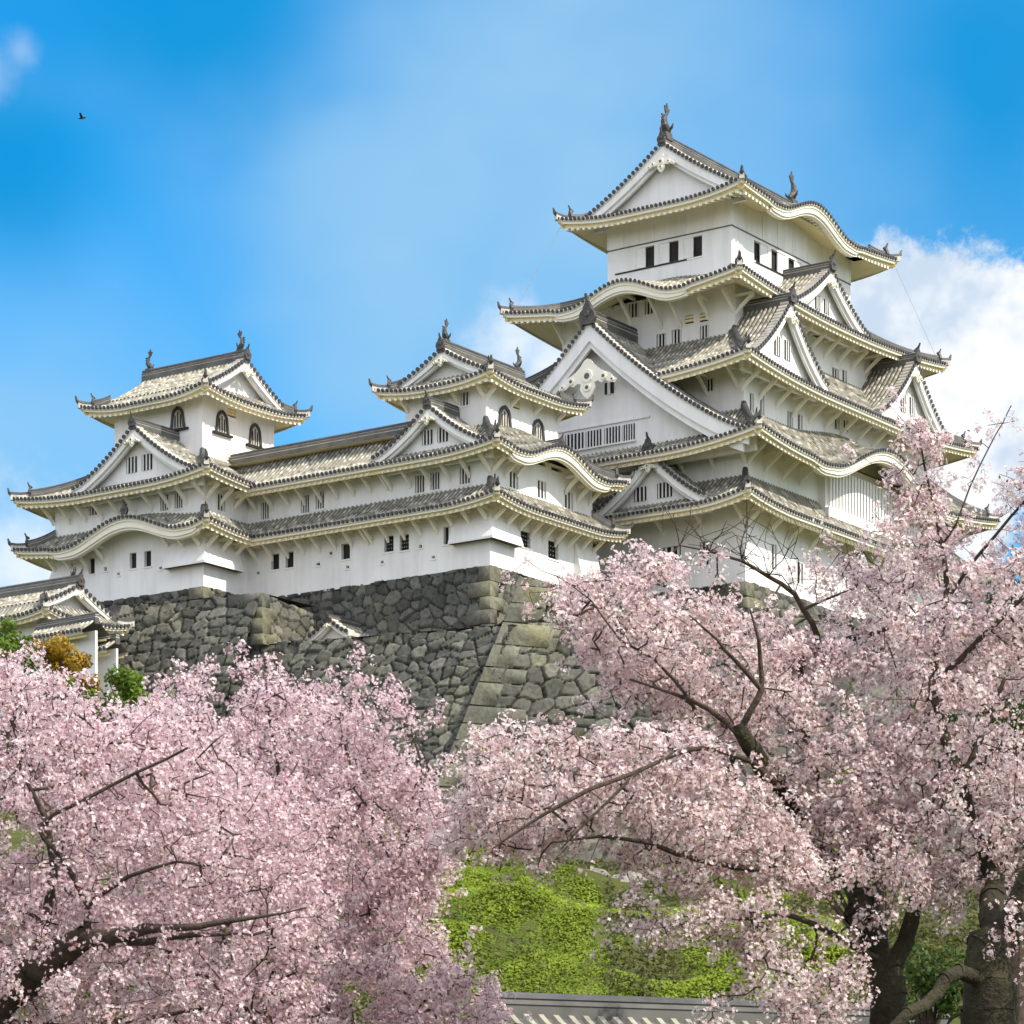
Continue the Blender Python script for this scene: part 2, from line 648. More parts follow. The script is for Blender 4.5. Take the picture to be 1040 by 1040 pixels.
class Side:
    def __init__(s, fr, p0, p1, Q, zt, ze, h0, h1, lift=0.4, c=2.2, bumps=(), k=0.35):
        s.fr, s.p0, s.p1, s.Q, s.zt, s.ze, s.h0, s.h1 = fr, p0, p1, Q, zt, ze, h0, h1
        s.lift, s.c, s.bumps, s.k = lift, c, bumps, k
        s.e0 = p0 - (h0 or 0)
        s.e1 = p1 + (h1 or 0)

    def H(s, p, q):
        t = q / s.Q
        z = s.zt - (s.zt - s.ze) * t * (1 + s.k * (1 - t))
        for e, h in ((s.e0, s.h0), (s.e1, s.h1)):
            if h:
                u = max(0.0, 1 - abs(p - e) / (s.c * h))
                z += s.lift * u * u * max(t, 0) ** 1.5
        for pc, half, hh, inner in s.bumps:
            x = (p - pc) / half
            if abs(x) < 1:
                z += hh * (0.5 + 0.5 * math.cos(math.pi * x)) ** 0.85 * (inner + (1 - inner) * max(t, 0))
            elif abs(x) < 1.35:
                z -= 0.06 * hh * math.sin((abs(x) - 1) / 0.35 * math.pi) * max(t, 0)
        return z

    def lim(s, t):
        return s.p0 - (s.h0 or 0) * t, s.p1 + (s.h1 or 0) * t

    def pts(s, t, n, dz, dq=0.0):
        a, b = s.lim(t)
        return [s.fr(p, s.Q * t + dq, s.H(p, s.Q * t) + dz) for p in np.linspace(a, b, n)]


RIB, SP = 0.095, 0.34


def roof_side_mesh(tile, eave, soff, raft, S, detail=True, board=0.30, rafters=True):
    L = S.e1 - S.e0
    n = max(12, int(L / 0.35))
    ts = np.linspace(0, 1, 9)
    tile.grid([S.pts(t, n, 0.0) for t in ts], PAN)
    # eave board and tile edge
    tile.grid([S.pts(1, n, 0.0), S.pts(1, n, -0.16)], PALE)
    b1 = board * 0.55
    eave.grid([S.pts(1, n, -0.16), S.pts(1, n, -0.16, -0.08), S.pts(1, n, -0.16 - b1, -0.08), S.pts(1, n, -0.16 - b1, -0.34)], IVORY)
    eave.grid([S.pts(1, n, -0.16 - b1, -0.34), S.pts(1, n, -0.26 - board, -0.34), S.pts(1, n, -0.26 - board, -0.42)], CREAM)
    rows = []
    for t in np.linspace(1 - 0.42 / S.Q, 0.0, 6):
        a, b = S.lim(t)
        rows.append([S.fr(p, S.Q * t, S.H(p, S.Q * t) - 0.26 - board + 0.10 * (1 - t)) for p in np.linspace(a, b, n)])
    rows.append([S.fr(p, -1.2, S.H(p, 0) - 0.16 - board) for p in np.linspace(S.p0, S.p1, n)])
    soff.grid(rows, CREAM)
    for pc, half, hh, inner in S.bumps:      # deep plain board along a bowed eave
        ps = np.linspace(pc - half * 1.25, pc + half * 1.25, 40)
        d = [0.22 + 0.28 * max(0.0, 1 - ((p - pc) / (half * 1.25)) ** 2) ** 0.5 * min(1.0, hh) for p in ps]
        f = lambda q, k: [S.fr(p, S.Q + q, S.H(p, S.Q) - 0.17 - (d[i] if k else 0)) for i, p in enumerate(ps)]
        eave.grid([f(-0.5, 0), f(-0.15, 0), f(-0.15, 1), f(-0.5, 1)], IVORY)
        f2 = lambda q, k: [S.fr(p, S.Q + q, S.H(p, S.Q) - 0.17 - d[i] - k) for i, p in enumerate(ps)]
        eave.grid([f2(-0.26, 0), f2(-0.26, 0.14), f2(-0.6, 0.14)], IVORY)
    if not detail:
        return
    k = int(L / SP)
    for i in range(k + 1):
        p = (S.e0 + S.e1) / 2 + (i - k / 2) * SP
        if p < S.e0 + 0.05 or p > S.e1 - 0.05:
            continue
        q0 = 0.0
        if S.h0 and p < S.p0:
            q0 = S.Q * (S.p0 - p) / S.h0
        if S.h1 and p > S.p1:
            q0 = S.Q * (p - S.p1) / S.h1
        qe = S.Q + 0.06
        ln = qe - q0
        if ln < 0.12:
            continue
        ns = max(2, int(ln / 0.21))
        qq = np.linspace(q0, qe, ns + 1)
        qq[1:-1] += (rng.random() - 0.5) * 0.18
        path = [S.fr(p, q, S.H(p, min(q, S.Q))) for q in qq]
        ph = int(rng.integers(3))
        tile.sweep(path, [(-RIB, -0.03), (-RIB * 0.62, RIB * 0.9), (RIB * 0.62, RIB * 0.9), (RIB, -0.03)], DARK, closed=False, caps=False,
                   mats=[[RIBM, RIBM, RIBM, RIBD, RIBM, PALE, RIBM], [RIBM, PALE, RIBM, RIBM, RIBD], [RIBM, RIBM, RIBM, PALE]][ph])
        ze = S.H(p, S.Q)
        d = [(0.112 * math.cos(a), ze + 0.0 + 0.118 * math.sin(a)) for a in np.linspace(0, 2 * math.pi, 9)[:-1]]
        tile.prism(lambda pp, q, z, p=p: S.fr(p + pp, q, z), d, S.Q + 0.02, S.Q + 0.11, DARK)
    if rafters:
        rs = 0.46
        k = int((L - 0.8) / rs)
        for i in range(k + 1):
            p = (S.e0 + S.e1) / 2 + (i - k / 2) * rs
            def dz(q):
                return S.H(p, q) - 0.26 - board
            qa, qb = S.Q - 1.0, S.Q - 0.27
            if S.h0 and p < S.p0:
                qa = max(qa, S.Q * (S.p0 - p) / S.h0)
            if S.h1 and p > S.p1:
                qa = max(qa, S.Q * (p - S.p1) / S.h1)
            if qa > qb - 0.1:
                continue
            w = 0.10
            raft.box8([S.fr(p - w, qa, dz(qa) - 0.13), S.fr(p + w, qa, dz(qa) - 0.13), S.fr(p + w, qb, dz(qb) - 0.15), S.fr(p - w, qb, dz(qb) - 0.15),
                       S.fr(p - w, qa, dz(qa) + 0.1), S.fr(p + w, qa, dz(qa) + 0.1), S.fr(p + w, qb, dz(qb) + 0.02), S.fr(p - w, qb, dz(qb) + 0.02)], IVORY)


def skirt(R, inner, outer, zt, ze, lift=0.4, bumps=None, flat=None, over=None, sides='WSEN', brackets=True, bsp=1.9, board=0.30, c=2.2, orn=0.7, hips=True, avoid=(), cull=None):
    """skirt roof round a storey; over = (west, south) distance of the wall below from the eave"""
    bumps = bumps or {}
    flat = flat or {}
    x0, x1, y0, y1 = inner
    X0, X1, Y0, Y1 = outer
    QW, QE, QS, QN = x0 - X0, X1 - x1, y0 - Y0, Y1 - y1
    def hv(side, i, v):
        return None if i in flat.get(side, ()) else v
    S = {'W': Side(west(x0), y0, y1, QW, zt, ze, hv('W', 0, QS), hv('W', 1, QN), lift, c, bumps.get('W', ())),
         'S': Side(south(y0), x0, x1, QS, zt, ze, hv('S', 0, QW), hv('S', 1, QE), lift, c, bumps.get('S', ())),
         'E': Side(east(x1), y0, y1, QE, zt, ze, hv('E', 0, QS), hv('E', 1, QN), lift, c, bumps.get('E', ())),
         'N': Side(north(y1), x0, x1, QN, zt, ze, hv('N', 0, QW), hv('N', 1, QE), lift, c, bumps.get('N', ()))}
    tile, eave, soff = MB(), MB(), MB()
    rafts = []
    for s in sides:
        raft = MB()
        rafts.append(raft)
        roof_side_mesh(tile, eave, soff, raft, S[s], s in 'WS', board)
    if cull:
        for mm in (tile, eave, soff, *rafts):
            mm.cull(cull)
    o = tile.build('roof', R)
    eave.build('eave_board', o)
    soff.build('soffit', o)
    for raft in rafts:
        if raft.v:
            raft.build('rafters', o)
    if hips:
        cs = []
        if 'W' in sides and 'S' in sides:
            cs.append(((x0, y0), (X0, Y0)))
        if 'W' in sides and 1 not in flat.get('W', ()):
            cs.append(((x0, y1), (X0, Y1)))
        if 'S' in sides and 1 not in flat.get('S', ()):
            cs.append(((x1, y0), (X1, Y0)))
        for (a, b) in cs:
            a, b = np.array(a, float), np.array(b, float)
            path = []
            for t in np.linspace(0.0, 1.0, 13):
                xy = a + (b - a) * t
                sd = S['W'] if b[0] < x0 + 0.01 else S['S']
                if sd is S['W']:
                    z = sd.H(xy[1], sd.Q * t)
                else:
                    z = sd.H(xy[0], sd.Q * t)
                path.append((xy[0], xy[1], z + 0.06))
            ln = np.linalg.norm(b - a)
            cut = max(4, int(round(12 * max(0.45, 1 - 0.9 / ln))))
            d = (b - a) / ln
            ridge(o, path[:cut + 1], 0.40, 0.46, 'hip_ridge')
            ornament(o, np.array(path[cut]) + np.array([0, 0, 0.22]), d, orn)
            tip = list(path[cut:])
            e = np.array(tip[-1])
            tip[-1] = tuple(e + np.array([d[0] * 0.12, d[1] * 0.12, 0.03]))
            m = MB()
            m.sweep(tip, [(-0.17, -0.2), (-0.16, 0.16), (0.16, 0.16), (0.17, -0.2)], PALE)
            m.sweep(tip, [(-0.19, 0.16), (-0.10, 0.32), (0.10, 0.32), (0.19, 0.16)], DARK)
            m.tube([e + np.array([0, 0, 0.15]), e + np.array([d[0] * 0.2, d[1] * 0.2, 0.32]), e + np.array([d[0] * 0.3, d[1] * 0.3, 0.62])], [0.15, 0.12, 0.05], 7, BRONZE)
            m.build('corner_ridge', o)
    if brackets and over:
        for s, ov in (('W', over[0]), ('S', over[1])):
            if s not in sides or not ov:
                continue
            sd = S[s]
            qw = sd.Q - ov
            r = min(ov - 0.72, 1.35)
            if r < 0.45:
                continue
            drop = r * 0.82
            wa = sd.p0 - (sd.h0 or 0) * qw / sd.Q
            wb = sd.p1 + (sd.h1 or 0) * qw / sd.Q
            k = max(1, int((wb - wa - 0.3) / bsp))
            for i in range(k + 1):
                p = wa + 0.15 + (wb - wa - 0.3) * i / k
                if any(a < p < b for sx, a, b in avoid if sx == s):
                    continue
                q1 = qw + r
                z = sd.H(p, q1) - 0.26 - board - 0.16
                if cull and cull(sd.fr(p, q1, z)):
                    continue
                pos = sd.fr(p, qw, z)
                d = np.array(sd.fr(0, 1, 0)) - np.array(sd.fr(0, 0, 0))
                place(('br', round(r, 2), round(drop, 2)), lambda: bracket_mesh(r, drop), 'bracket', o, pos, d[:2])
    return o, S


def swag_pendant(fr, q, p, z, s, mat):    # carved drop under a gable's peak, with curling wings
    m = MB()
    o = []
    for sg in (-1, 1):
        h = [(0.0, -1.05), (0.20, -0.88), (0.34, -0.66), (0.30, -0.46), (0.46, -0.42), (0.62, -0.52), (0.80, -0.44), (0.98, -0.56), (1.22, -0.60), (1.32, -0.48),
             (1.12, -0.36), (0.98, -0.20), (0.74, -0.10), (0.52, 0.02), (0.30, 0.20), (0.14, 0.40)]
        h = [(sg * a, b) for a, b in h]
        o += h if sg > 0 else [(0, 0.46)] + h[::-1][:-1]
    m.prism(fr, [(p + a * s, z + b * s) for a, b in o], q, q + 0.12, mat)
    for a, b, r in ((0, -0.2, 0.24), (0, -0.62, 0.15), (0.72, -0.30, 0.13), (-0.72, -0.30, 0.13), (1.10, -0.47, 0.08), (-1.10, -0.47, 0.08)):
        ring = [(p + a * s + r * s * math.cos(t), z + b * s + r * s * math.sin(t)) for t in np.linspace(0, 2 * math.pi, 11)[:-1]]
        m.prism(fr, ring, q + 0.12, q + 0.20, mat)
        ring = [(p + a * s + r * 0.5 * s * math.cos(t), z + b * s + r * 0.5 * s * math.sin(t)) for t in np.linspace(0, 2 * math.pi, 9)[:-1]]
        m.prism(fr, ring, q + 0.20, q + 0.215, PAN)
    return m


def gable(R, fr0, pc, q_front, hw, z0, h, depth, board=0.45, wins=(), pend=0.7, kcurve=0.38, second=False, ridge_wh=(0.42, 0.55), orn=1.0, name='gable',
          set_back=0.75, foot_up=0.12, both=False, lattice=None, ridge_on=True, pdrop=None):
    """triangular gable: front plane at outward distance q_front, running back by depth"""
    def fr(p, q, z):
        return fr0(pc + p, q_front - q, z)     # q now measured inwards from the front

    def prof(s):
        u = 1 - s
        return z0 + h * (u * (1 - kcurve) + kcurve * u * u) + foot_up * max(0, (s - 0.8) / 0.2) ** 2
    tile = MB()
    n = 22
    ss = np.linspace(0, 1, n)
    arc = [0.0]
    for i in range(1, n):
        arc.append(arc[-1] + math.hypot((ss[i] - ss[i - 1]) * hw, prof(ss[i]) - prof(ss[i - 1])))
    tot = arc[-1]
    def s_at(a):
        return float(np.interp(a, arc, ss))
    for sg in (-1, 1):
        tile.grid([[fr(sg * hw * s, q, prof(s)) for s in ss] for q in np.linspace(0, depth, 3)], PAN)
        tile.grid([[fr(sg * hw * s, 0.0, prof(s)) for s in ss], [fr(sg * hw * s, 0.0, prof(s) - 0.16) for s in ss]], PALE)
        tile.grid([[fr(sg * hw, q, prof(1)) for q in (0, depth)], [fr(sg * hw, q, prof(1) - 0.25) for q in (0, depth)]], PALE)
        # tile rows running down the slope
        k = int((depth - 0.75) / SP)
        for i in range(k + 1):
            q = 0.75 + i * SP
            ns = max(3, int(tot / 0.21))
            aa = np.linspace(0, tot, ns + 1)
            aa[1:-1] += (rng.random() - 0.5) * 0.19
            path = [fr(sg * hw * s_at(a), q, prof(s_at(a))) for a in aa]
            ph = int(rng.integers(3))
            tile.sweep(path, [(-RIB, -0.03), (-RIB * 0.62, RIB * 0.9), (RIB * 0.62, RIB * 0.9), (RIB, -0.03)], DARK, closed=False, caps=False, mats=[[RIBM, RIBM, RIBM, RIBD, RIBM, PALE, RIBM], [RIBM, PALE, RIBM, RIBM, RIBD], [RIBM, RIBM, RIBM, PALE]][ph])
        # row of short tiles along the sloping edge
        k = int(tot / 0.36)
        for i in range(k):
            a = tot * (i + 0.5) / k
            s = s_at(a)
            ds = 0.02
            tx, tz = hw * ds, prof(min(1, s + ds)) - prof(max(0, s - ds))
            tx = hw * (min(1, s + ds) - max(0, s - ds))
            l = math.hypot(tx, tz)
            nx, nz = -tz / l, tx / l
            c = (sg * (hw * s + nx * 0.06), prof(s) + nz * 0.06)
            ring = [(c[0] + 0.13 * math.cos(t), c[1] + 0.13 * math.sin(t)) for t in np.linspace(0, 2 * math.pi, 9)[:-1]]
            tile.prism(fr, ring, 0.02, 0.68, PALE)
            tile.prism(fr, [(c[0] + 0.135 * math.cos(t), c[1] + 0.135 * math.sin(t)) for t in np.linspace(0, 2 * math.pi, 9)[:-1]], -0.09, 0.02, DARK)
    o = tile.build(name, R)
    # bargeboards
    b = MB()
    for sg in (-1, 1):
        for (d0, d1, qa, qb, e) in ((0.12, 0.12 + board, 0.06, 0.24, 0.99), (0.12 + board * 0.9, 0.12 + board * 1.5, 0.24, 0.44, 0.95)):
            rows_f, rows_b = [], []
            for s in np.linspace(0, e, 20):
                w = (1.15 - 0.25 * s)
                top, bot = prof(s) - d0, prof(s) - d0 - (d1 - d0) * w
                rows_f.append((fr(sg * hw * s, qa, top), fr(sg * hw * s, qa, bot)))
                rows_b.append((fr(sg * hw * s, qb, top), fr(sg * hw * s, qb, bot)))
            b.grid([[r[0] for r in rows_f], [r[1] for r in rows_f], [r[1] for r in rows_b]], WHITE)
            b.quad([rows_f[-1][0], rows_f[-1][1], rows_b[-1][1], rows_b[-1][0]], WHITE)
    b.build('bargeboard', o)
    sf = MB()
    for sg in (-1, 1):
        sf.grid([[fr(sg * hw * s, q, prof(s) - 0.14) for s in ss] for q in (0.0, set_back + 0.05)], WHITE)
    sf.build('gable_soffit', o)
    # gable wall
    g = MB()
    s1 = 0.97
    pts = [(-hw * s, prof(s) - 0.2) for s in np.linspace(s1, 0, 12)] + [(hw * s, prof(s) - 0.2) for s in np.linspace(0, s1, 12)[1:]]
    g.prism(fr, pts + [(hw * s1, z0 - 0.8), (-hw * s1, z0 - 0.8)], set_back, set_back + 0.3, WHITE)
    g.build('gable_wall', o)
    if pend:
        swag_pendant(lambda p, q, z: fr(p, 0.0 - q, z), 0.02, 0, prof(0) - (pdrop or board * 1.3 + pend * 0.45), pend, IVORY).build('gable_pendant', o)
    for (dp, dz, w, hh, bars) in wins:
        m = MB()
        frw = lambda p, q, z: fr(p, set_back - q, z)
        m.box(frw, dp - w / 2, dp + w / 2, 0.003, 0.05, z0 + dz, z0 + dz + hh, WOOD)
        wo = m.build('gable_window', o)
        for i in range(bars):
            c = dp - w / 2 + w * (i + 0.5) / bars
            bw = w / bars * 0.15
            m2 = MB()
            if i == 0:
                lat = m2
            lat.box(frw, c - bw, c + bw, 0.05, 0.10, z0 + dz - 0.03, z0 + dz + hh + 0.03, WHITE)
        # the bars belong to the window's own mesh
        base = len(wo.data.vertices)
        vs = [tuple(v.co) for v in wo.data.vertices] + [tuple(np.array(v) - ORIG[wo.name]['origin']) for v in lat.v]
        fs = [tuple(p.vertices) for p in wo.data.polygons] + [tuple(base + i for i in f) for f in lat.f]
        nm = len(wo.data.polygons)
        wo.data.clear_geometry()
        wo.data.from_pydata(vs, [], fs)
        wo.data.materials.append(WHITE)
        wo.data.polygons.foreach_set('material_index', np.array([0] * nm + [1] * len(lat.f), dtype=np.int32))
        wo.data.update()
    if ridge_on:
        ridge(o, [fr(0, q, prof(0) + 0.05) for q in np.linspace(-0.05, depth, 6)], *ridge_wh, name='gable_ridge')
        d = np.array(fr(0, 0, 0)) - np.array(fr(0, 1, 0))
        ornament(o, np.array(fr(0, -0.1, prof(0) + 0.18)), d[:2], orn)
    if second:                            # descending ridges just behind the sloping edge
        for sg in (-1, 1):
            path = [fr(sg * hw * s, 0.95, prof(s) + 0.04) for s in np.linspace(0.03, 0.93, 16)]
            ridge(o, path, 0.34, 0.36, name='descending_ridge')
            d = np.array(fr(sg * 1, 0, 0)) - np.array(fr(0, 0, 0))
            ornament(o, np.array(path[-1]) + np.array([0, 0, 0.12]), d[:2], 0.6)
    return o


def shachi_mesh(s=1.0):                   # roof-ridge fish, head down, tail raised; faces +y
    m = MB()
    fr = frame((0, 0), (1, 0), (0, 1))
    m.prism(fr, [(-0.34 * s, -0.3 * s), (-0.26 * s, 0.25 * s), (0.26 * s, 0.25 * s), (0.34 * s, -0.3 * s)], -0.42 * s, 0.42 * s, BRONZE)
    path = [(0, 0.42, 0.30), (0, 0.22, 0.42), (0, -0.02, 0.55), (0, -0.20, 0.80), (0, -0.22, 1.10), (0, -0.10, 1.42), (0, 0.06, 1.68)]
    m.tube([tuple(s * c for c in p) for p in path], [0.14 * s, 0.27 * s, 0.31 * s, 0.28 * s, 0.22 * s, 0.15 * s, 0.07 * s], 9, BRONZE)
    side = frame((0, 0), (0, 1), (1, 0))
    tail = [(0.02, 1.5), (-0.14, 1.85), (-0.20, 2.15), (0.0, 2.05), (0.10, 2.38), (0.26, 2.05), (0.44, 1.98), (0.30, 1.72), (0.16, 1.5)]
    m.prism(side, [(a * s, b * s) for a, b in tail], -0.05 * s, 0.05 * s, BRONZE)
    for z in (0.75, 1.0, 1.25):
        m.prism(side, [(-0.40 * s, z * s), (-0.62 * s, (z + 0.22) * s), (-0.34 * s, (z + 0.24) * s)], -0.04 * s, 0.04 * s, BRONZE)
    for sg in (-1, 1):
        m.prism(frame((0, 0.1 * s), (1, 0), (0, 1)), [(sg * 0.22 * s, 0.5 * s), (sg * 0.55 * s, 0.86 * s), (sg * 0.50 * s, 0.56 * s), (sg * 0.28 * s, 0.36 * s)], -0.05 * s, 0.05 * s, BRONZE)
    return m


def irimoya(R, rect, wallrect, zt, ze, zr, hg_in, axis, lift=0.4, bumps=None, board=0.30, shachi=1.0, pend=0.6, over=None, wins=(), gable_board=0.4, brackets=False, c=2.2,
            gx=0.9, orn=0.8, front_depth=None):
    """hip-and-gable top roof. rect = eaves; zt height where the gable starts, zr ridge; axis 'x' or 'y' is the ridge direction; hg_in inset of the gable foot from the eave"""
    X0, X1, Y0, Y1 = rect
    if axis == 'x':
        inner = (X0 + gx, X1 - gx, Y0 + hg_in, Y1 - hg_in)
    else:
        inner = (X0 + hg_in, X1 - hg_in, Y0 + gx, Y1 - gx)
    o, S = skirt(R, inner, rect, zt, ze, lift, bumps, over=over, brackets=brackets, board=board, c=c, orn=orn)
    x0, x1, y0, y1 = inner
    cx, cy = (x0 + x1) / 2, (y0 + y1) / 2
    if axis == 'x':
        fr, pc, qf, hw, dep = west(x0), cy, 0.35, (y1 - y0) / 2 + 0.1, (x1 - x0) + 0.7
        ends = [((x0 + 0.15, cy), (1, 0)), ((x1 - 0.15, cy), (-1, 0))]
    else:
        fr, pc, qf, hw, dep = south(y0), cx, 0.35, (x1 - x0) / 2 + 0.1, (y1 - y0) + 0.7
        ends = [((cx, y0 + 0.15), (0, 1)), ((cx, y1 - 0.15), (0, -1))]
    gable(R, fr, pc, qf, hw, zt + 0.03, zr - zt, dep, board=gable_board, pend=pend, kcurve=0.22, ridge_wh=(0.5, 0.60), orn=0.75, name='top_gable_roof', wins=wins, foot_up=0.0, set_back=0.80)
    for (xy, d) in ends:
        place(('sh', shachi), lambda: shachi_mesh(shachi), 'ridge_fish', R, (xy[0], xy[1], zr + 0.60), d)
    return o


# ------------------------------------------------------------------ main keep
keep = building('castle_keep', (13.5, 9.25, 38.0), 'tallest white castle keep with five tiers of grey roofs, rising above the right-hand blossom', 'castle keep')
W1 = (0, 27, 0, 18.5)
W3 = (0.9, 26.1, 0.65, 17.85)
W4 = (2.8, 24.2, 2.5, 16.0)
W6 = (5.5, 21.5, 4.35, 14.15)
tier(keep, W1, 41.3, 46.9, ww=[(682, 566, 17, 22, 3), (716, 562, 10, 24, 3)], ws=[(786, 566, 6, 26, 2), (812, 582, 8, 22, 2)])
tier(keep, (0.02, 26.98, 0.02, 18.48), 47.2, 51.2, ws=[(775.5, 492, 3.4, 27, 2), (783.5, 496, 4, 28, 2), (813.5, 508, 6, 29, 3), (825, 513, 6, 29, 3)])
tier(keep, W3, 51.6, 56.2, ww=[(720.5, 391, 8.5, 13, 3)],
     ws=[(763.5, 411, 5, 23, 2), (774, 411, 5, 22, 2), (802.5, 429, 6.5, 22, 3), (812.5, 429.5, 6, 17, 2), (850, 430, 6, 13, 2), (858.7, 432.5, 6, 13, 2)])
tier(keep, W4, 57.2, 61.55,
     ww=[(643.5, 315, 9, 15, 3), (659.6, 311.6, 9, 15, 3), (700, 324.5, 8, 9, 'slat'), (715, 322.5, 8, 9, 'slat'), (671.5, 348.5, 9, 19, 3), (687, 344, 9, 19, 3), (715, 339.5, 8, 18, 3)],
     ws=[(828, 337, 10, 11, 'slat'), (848.5, 385, 8, 22, 3), (857.5, 387, 6, 22, 2)])
tier(keep, W6, 62.4, 68.95,
     ww=[(655, 263, 17, 22, 'panel'), (679, 257.5, 18, 22, 'panel'), (703.5, 251.5, 17, 23, 'panel')],
     ws=[(773, 257.5, 14.5, 24, 'panel'), (790.5, 264.5, 14.5, 24, 'panel'), (807.5, 271, 14, 22, 'panel')])
# thin dark rail lines and posts on the top storey
m = MB()
for fr, a, b in ((west(5.5), 4.35, 14.15), (south(4.35), 5.5, 21.5)):
    m.box(fr, a, b, 0.0, 0.05, 66.20, 66.27, PAN)
    lo, hi = (8.2, 12.9) if fr(0, 0, 0)[0] == 5.5 else (8.9, 15.0)
    m.box(fr, lo - 0.4, hi + 0.6, 0.003, 0.07, 64.53, 64.62, WOOD)
    for k in range(9):
        p = a + (b - a) * (k + 0.0) / 8
        m.box(fr, max(a, p - 0.09), min(b, p + 0.09), 0.003, 0.035, 66.3, 67.9, WHITE)
m.build('wall_rail', keep)

irimoya(keep, (2.9, 24.1, 2.0, 16.5), W6, 68.45, 67.65, 72.35, 1.15, 'x', lift=0.6, bumps={'S': [(12.8, 4.7, 1.45, 0.4)]}, shachi=0.95, pend=0.85,
        gx=2.1, gable_board=0.55, over=(2.6, 2.35), wins=(), c=4.5)
_, S4 = skirt(keep, W6, (-0.7, 27.7, 0.0, 18.5), 63.2, 60.55, 0.85, {'W': [(9.2, 4.1, 1.35, 0.25)]}, over=(3.5, 2.5), bsp=1.75, avoid=[('W', 6, 12.4)])
for y in (6.6, 8.1, 10.2, 12.0):         # long struts under the bowed eave
    place(('lb', 1), lambda: bracket_mesh(2.3, 2.2), 'bracket', keep.children[-1], (2.8, y, 61.0 + 0.7 * math.cos((y - 9.2) / 4.1 * 1.57)), (-1, 0))


def big_gable(p):                        # under the slopes of the great west gable
    s = abs(p[1] - 10.2) / 12.1
    return -2.9 < p[0] < 2.0 and s < 1 and p[2] < 50.0 + 8.9 * ((1 - s) * 0.66 + 0.34 * (1 - s) ** 2) - 0.1


_, S3 = skirt(keep, W4, (-2.3, 29.3, -1.6, 20.1), 58.2, 54.75, 0.75, over=(3.2, 2.25), bsp=2.1, cull=big_gable)
_, S2 = skirt(keep, W3, (-3.1, 30.1, -2.85, 21.35), 52.6, 49.65, 0.75, {'S': [(14.2, 7.6, 2.4, 0.35)]}, over=(3.1, 2.85), bsp=2.1, avoid=[('S', 7, 22)])
_, S1 = skirt(keep, (0.02, 26.98, 0.02, 18.48), (-3.0, 29.6, -2.0, 20.5), 48.1, 45.95, 0.6, over=(3.0, 2.0), bsp=2.6)
# paired and single gables
gable(keep, south(0.0), 12.4, -0.7, 5.4, 61.0, 3.4, 3.9, wins=[(-0.6, 0.7, 0.75, 0.9, 3), (0.6, 0.7, 0.75, 0.9, 3)], pend=0.5)
for pc in (4.1, 21.2):
    gable(keep, south(-1.6), pc, -0.6, 4.9, 55.45, 4.5, 3.9, board=0.5, wins=[(-0.55, 1.0, 0.75, 1.25, 3), (0.75, 1.0, 0.75, 1.25, 3)], pend=0.55)
gable(keep, west(-3.0), 5.7, -0.5, 4.3, 46.45, 3.4, 3.4, board=0.45, wins=[(-0.75, 0.55, 1.1, 0.95, 4), (1.1, 0.55, 0.9, 0.9, 3)], pend=0.5)
gw = []
for px, w in ((583.5, 19), (603, 16), (622, 16), (638.5, 13)):
    y, z, d = on_x(-1.4, px, 445)
    gw.append((y - 10.2, 1.15, w * d / FOC / 0.8 * 0.92, 1.05, 5))
y, z, d = on_x(-1.4, 619, 397)
gw.append((y - 10.2, z - 50.0 - 0.2, 0.7, 0.75, 1))
gable(keep, west(-3.1), 10.2, -0.4, 12.1, 50.0, 8.9, 5.9, board=0.95, wins=gw, pend=1.75, second=True, set_back=1.3, ridge_wh=(0.5, 0.8), orn=1.5, kcurve=0.34, foot_up=0.2, pdrop=3.2)
m = MB()
frg = west(-1.4)
ya, yb = on_x(-1.4, 660, 440)[0], on_x(-1.4, 560, 440)[0]
m.box(frg, ya, yb, 0.0, 0.10, 52.42, 52.52, WHITE)
m.box(frg, ya + 1.0, yb, 0.0, 0.16, 51.02, 51.12, WHITE)
m.build('gable_moulding', keep)
# lattice bay under the wide bowed eave of the south front
m = MB()
frs = south(0.0)
m.box(frs, 9.3, 21.9, -0.1, 0.55, 47.0, 50.5, WHITE)
bay = m.build('bay_window', keep)
m = MB()
for i in range(29):
    p = 9.75 + i * 0.418
    m.box(frs, p - 0.13, p + 0.13, 0.55, 0.74, 47.75, 50.4, WHITE)
    m.box(frs, p + 0.14, p + 0.27, 0.553, 0.57, 47.75, 50.4, PAN)
m.build('lattice', bay)
m = MB()
m.box(frs, 9.25, 21.95, 0.55, 0.85, 47.1, 47.72, WHITE)
m.build('sill', bay)
# lightning conductors hanging from the top eaves
for a, b in (((2.95, 16.3, 67.6), (0.3, 18.2, 61.6)), ((24.0, 2.1, 67.6), (27.2, 0.4, 61.4))):
    m = MB()
    m.tube([a, b], [0.011, 0.011], 5, CABLE)
    m.build('lightning_cable', keep)

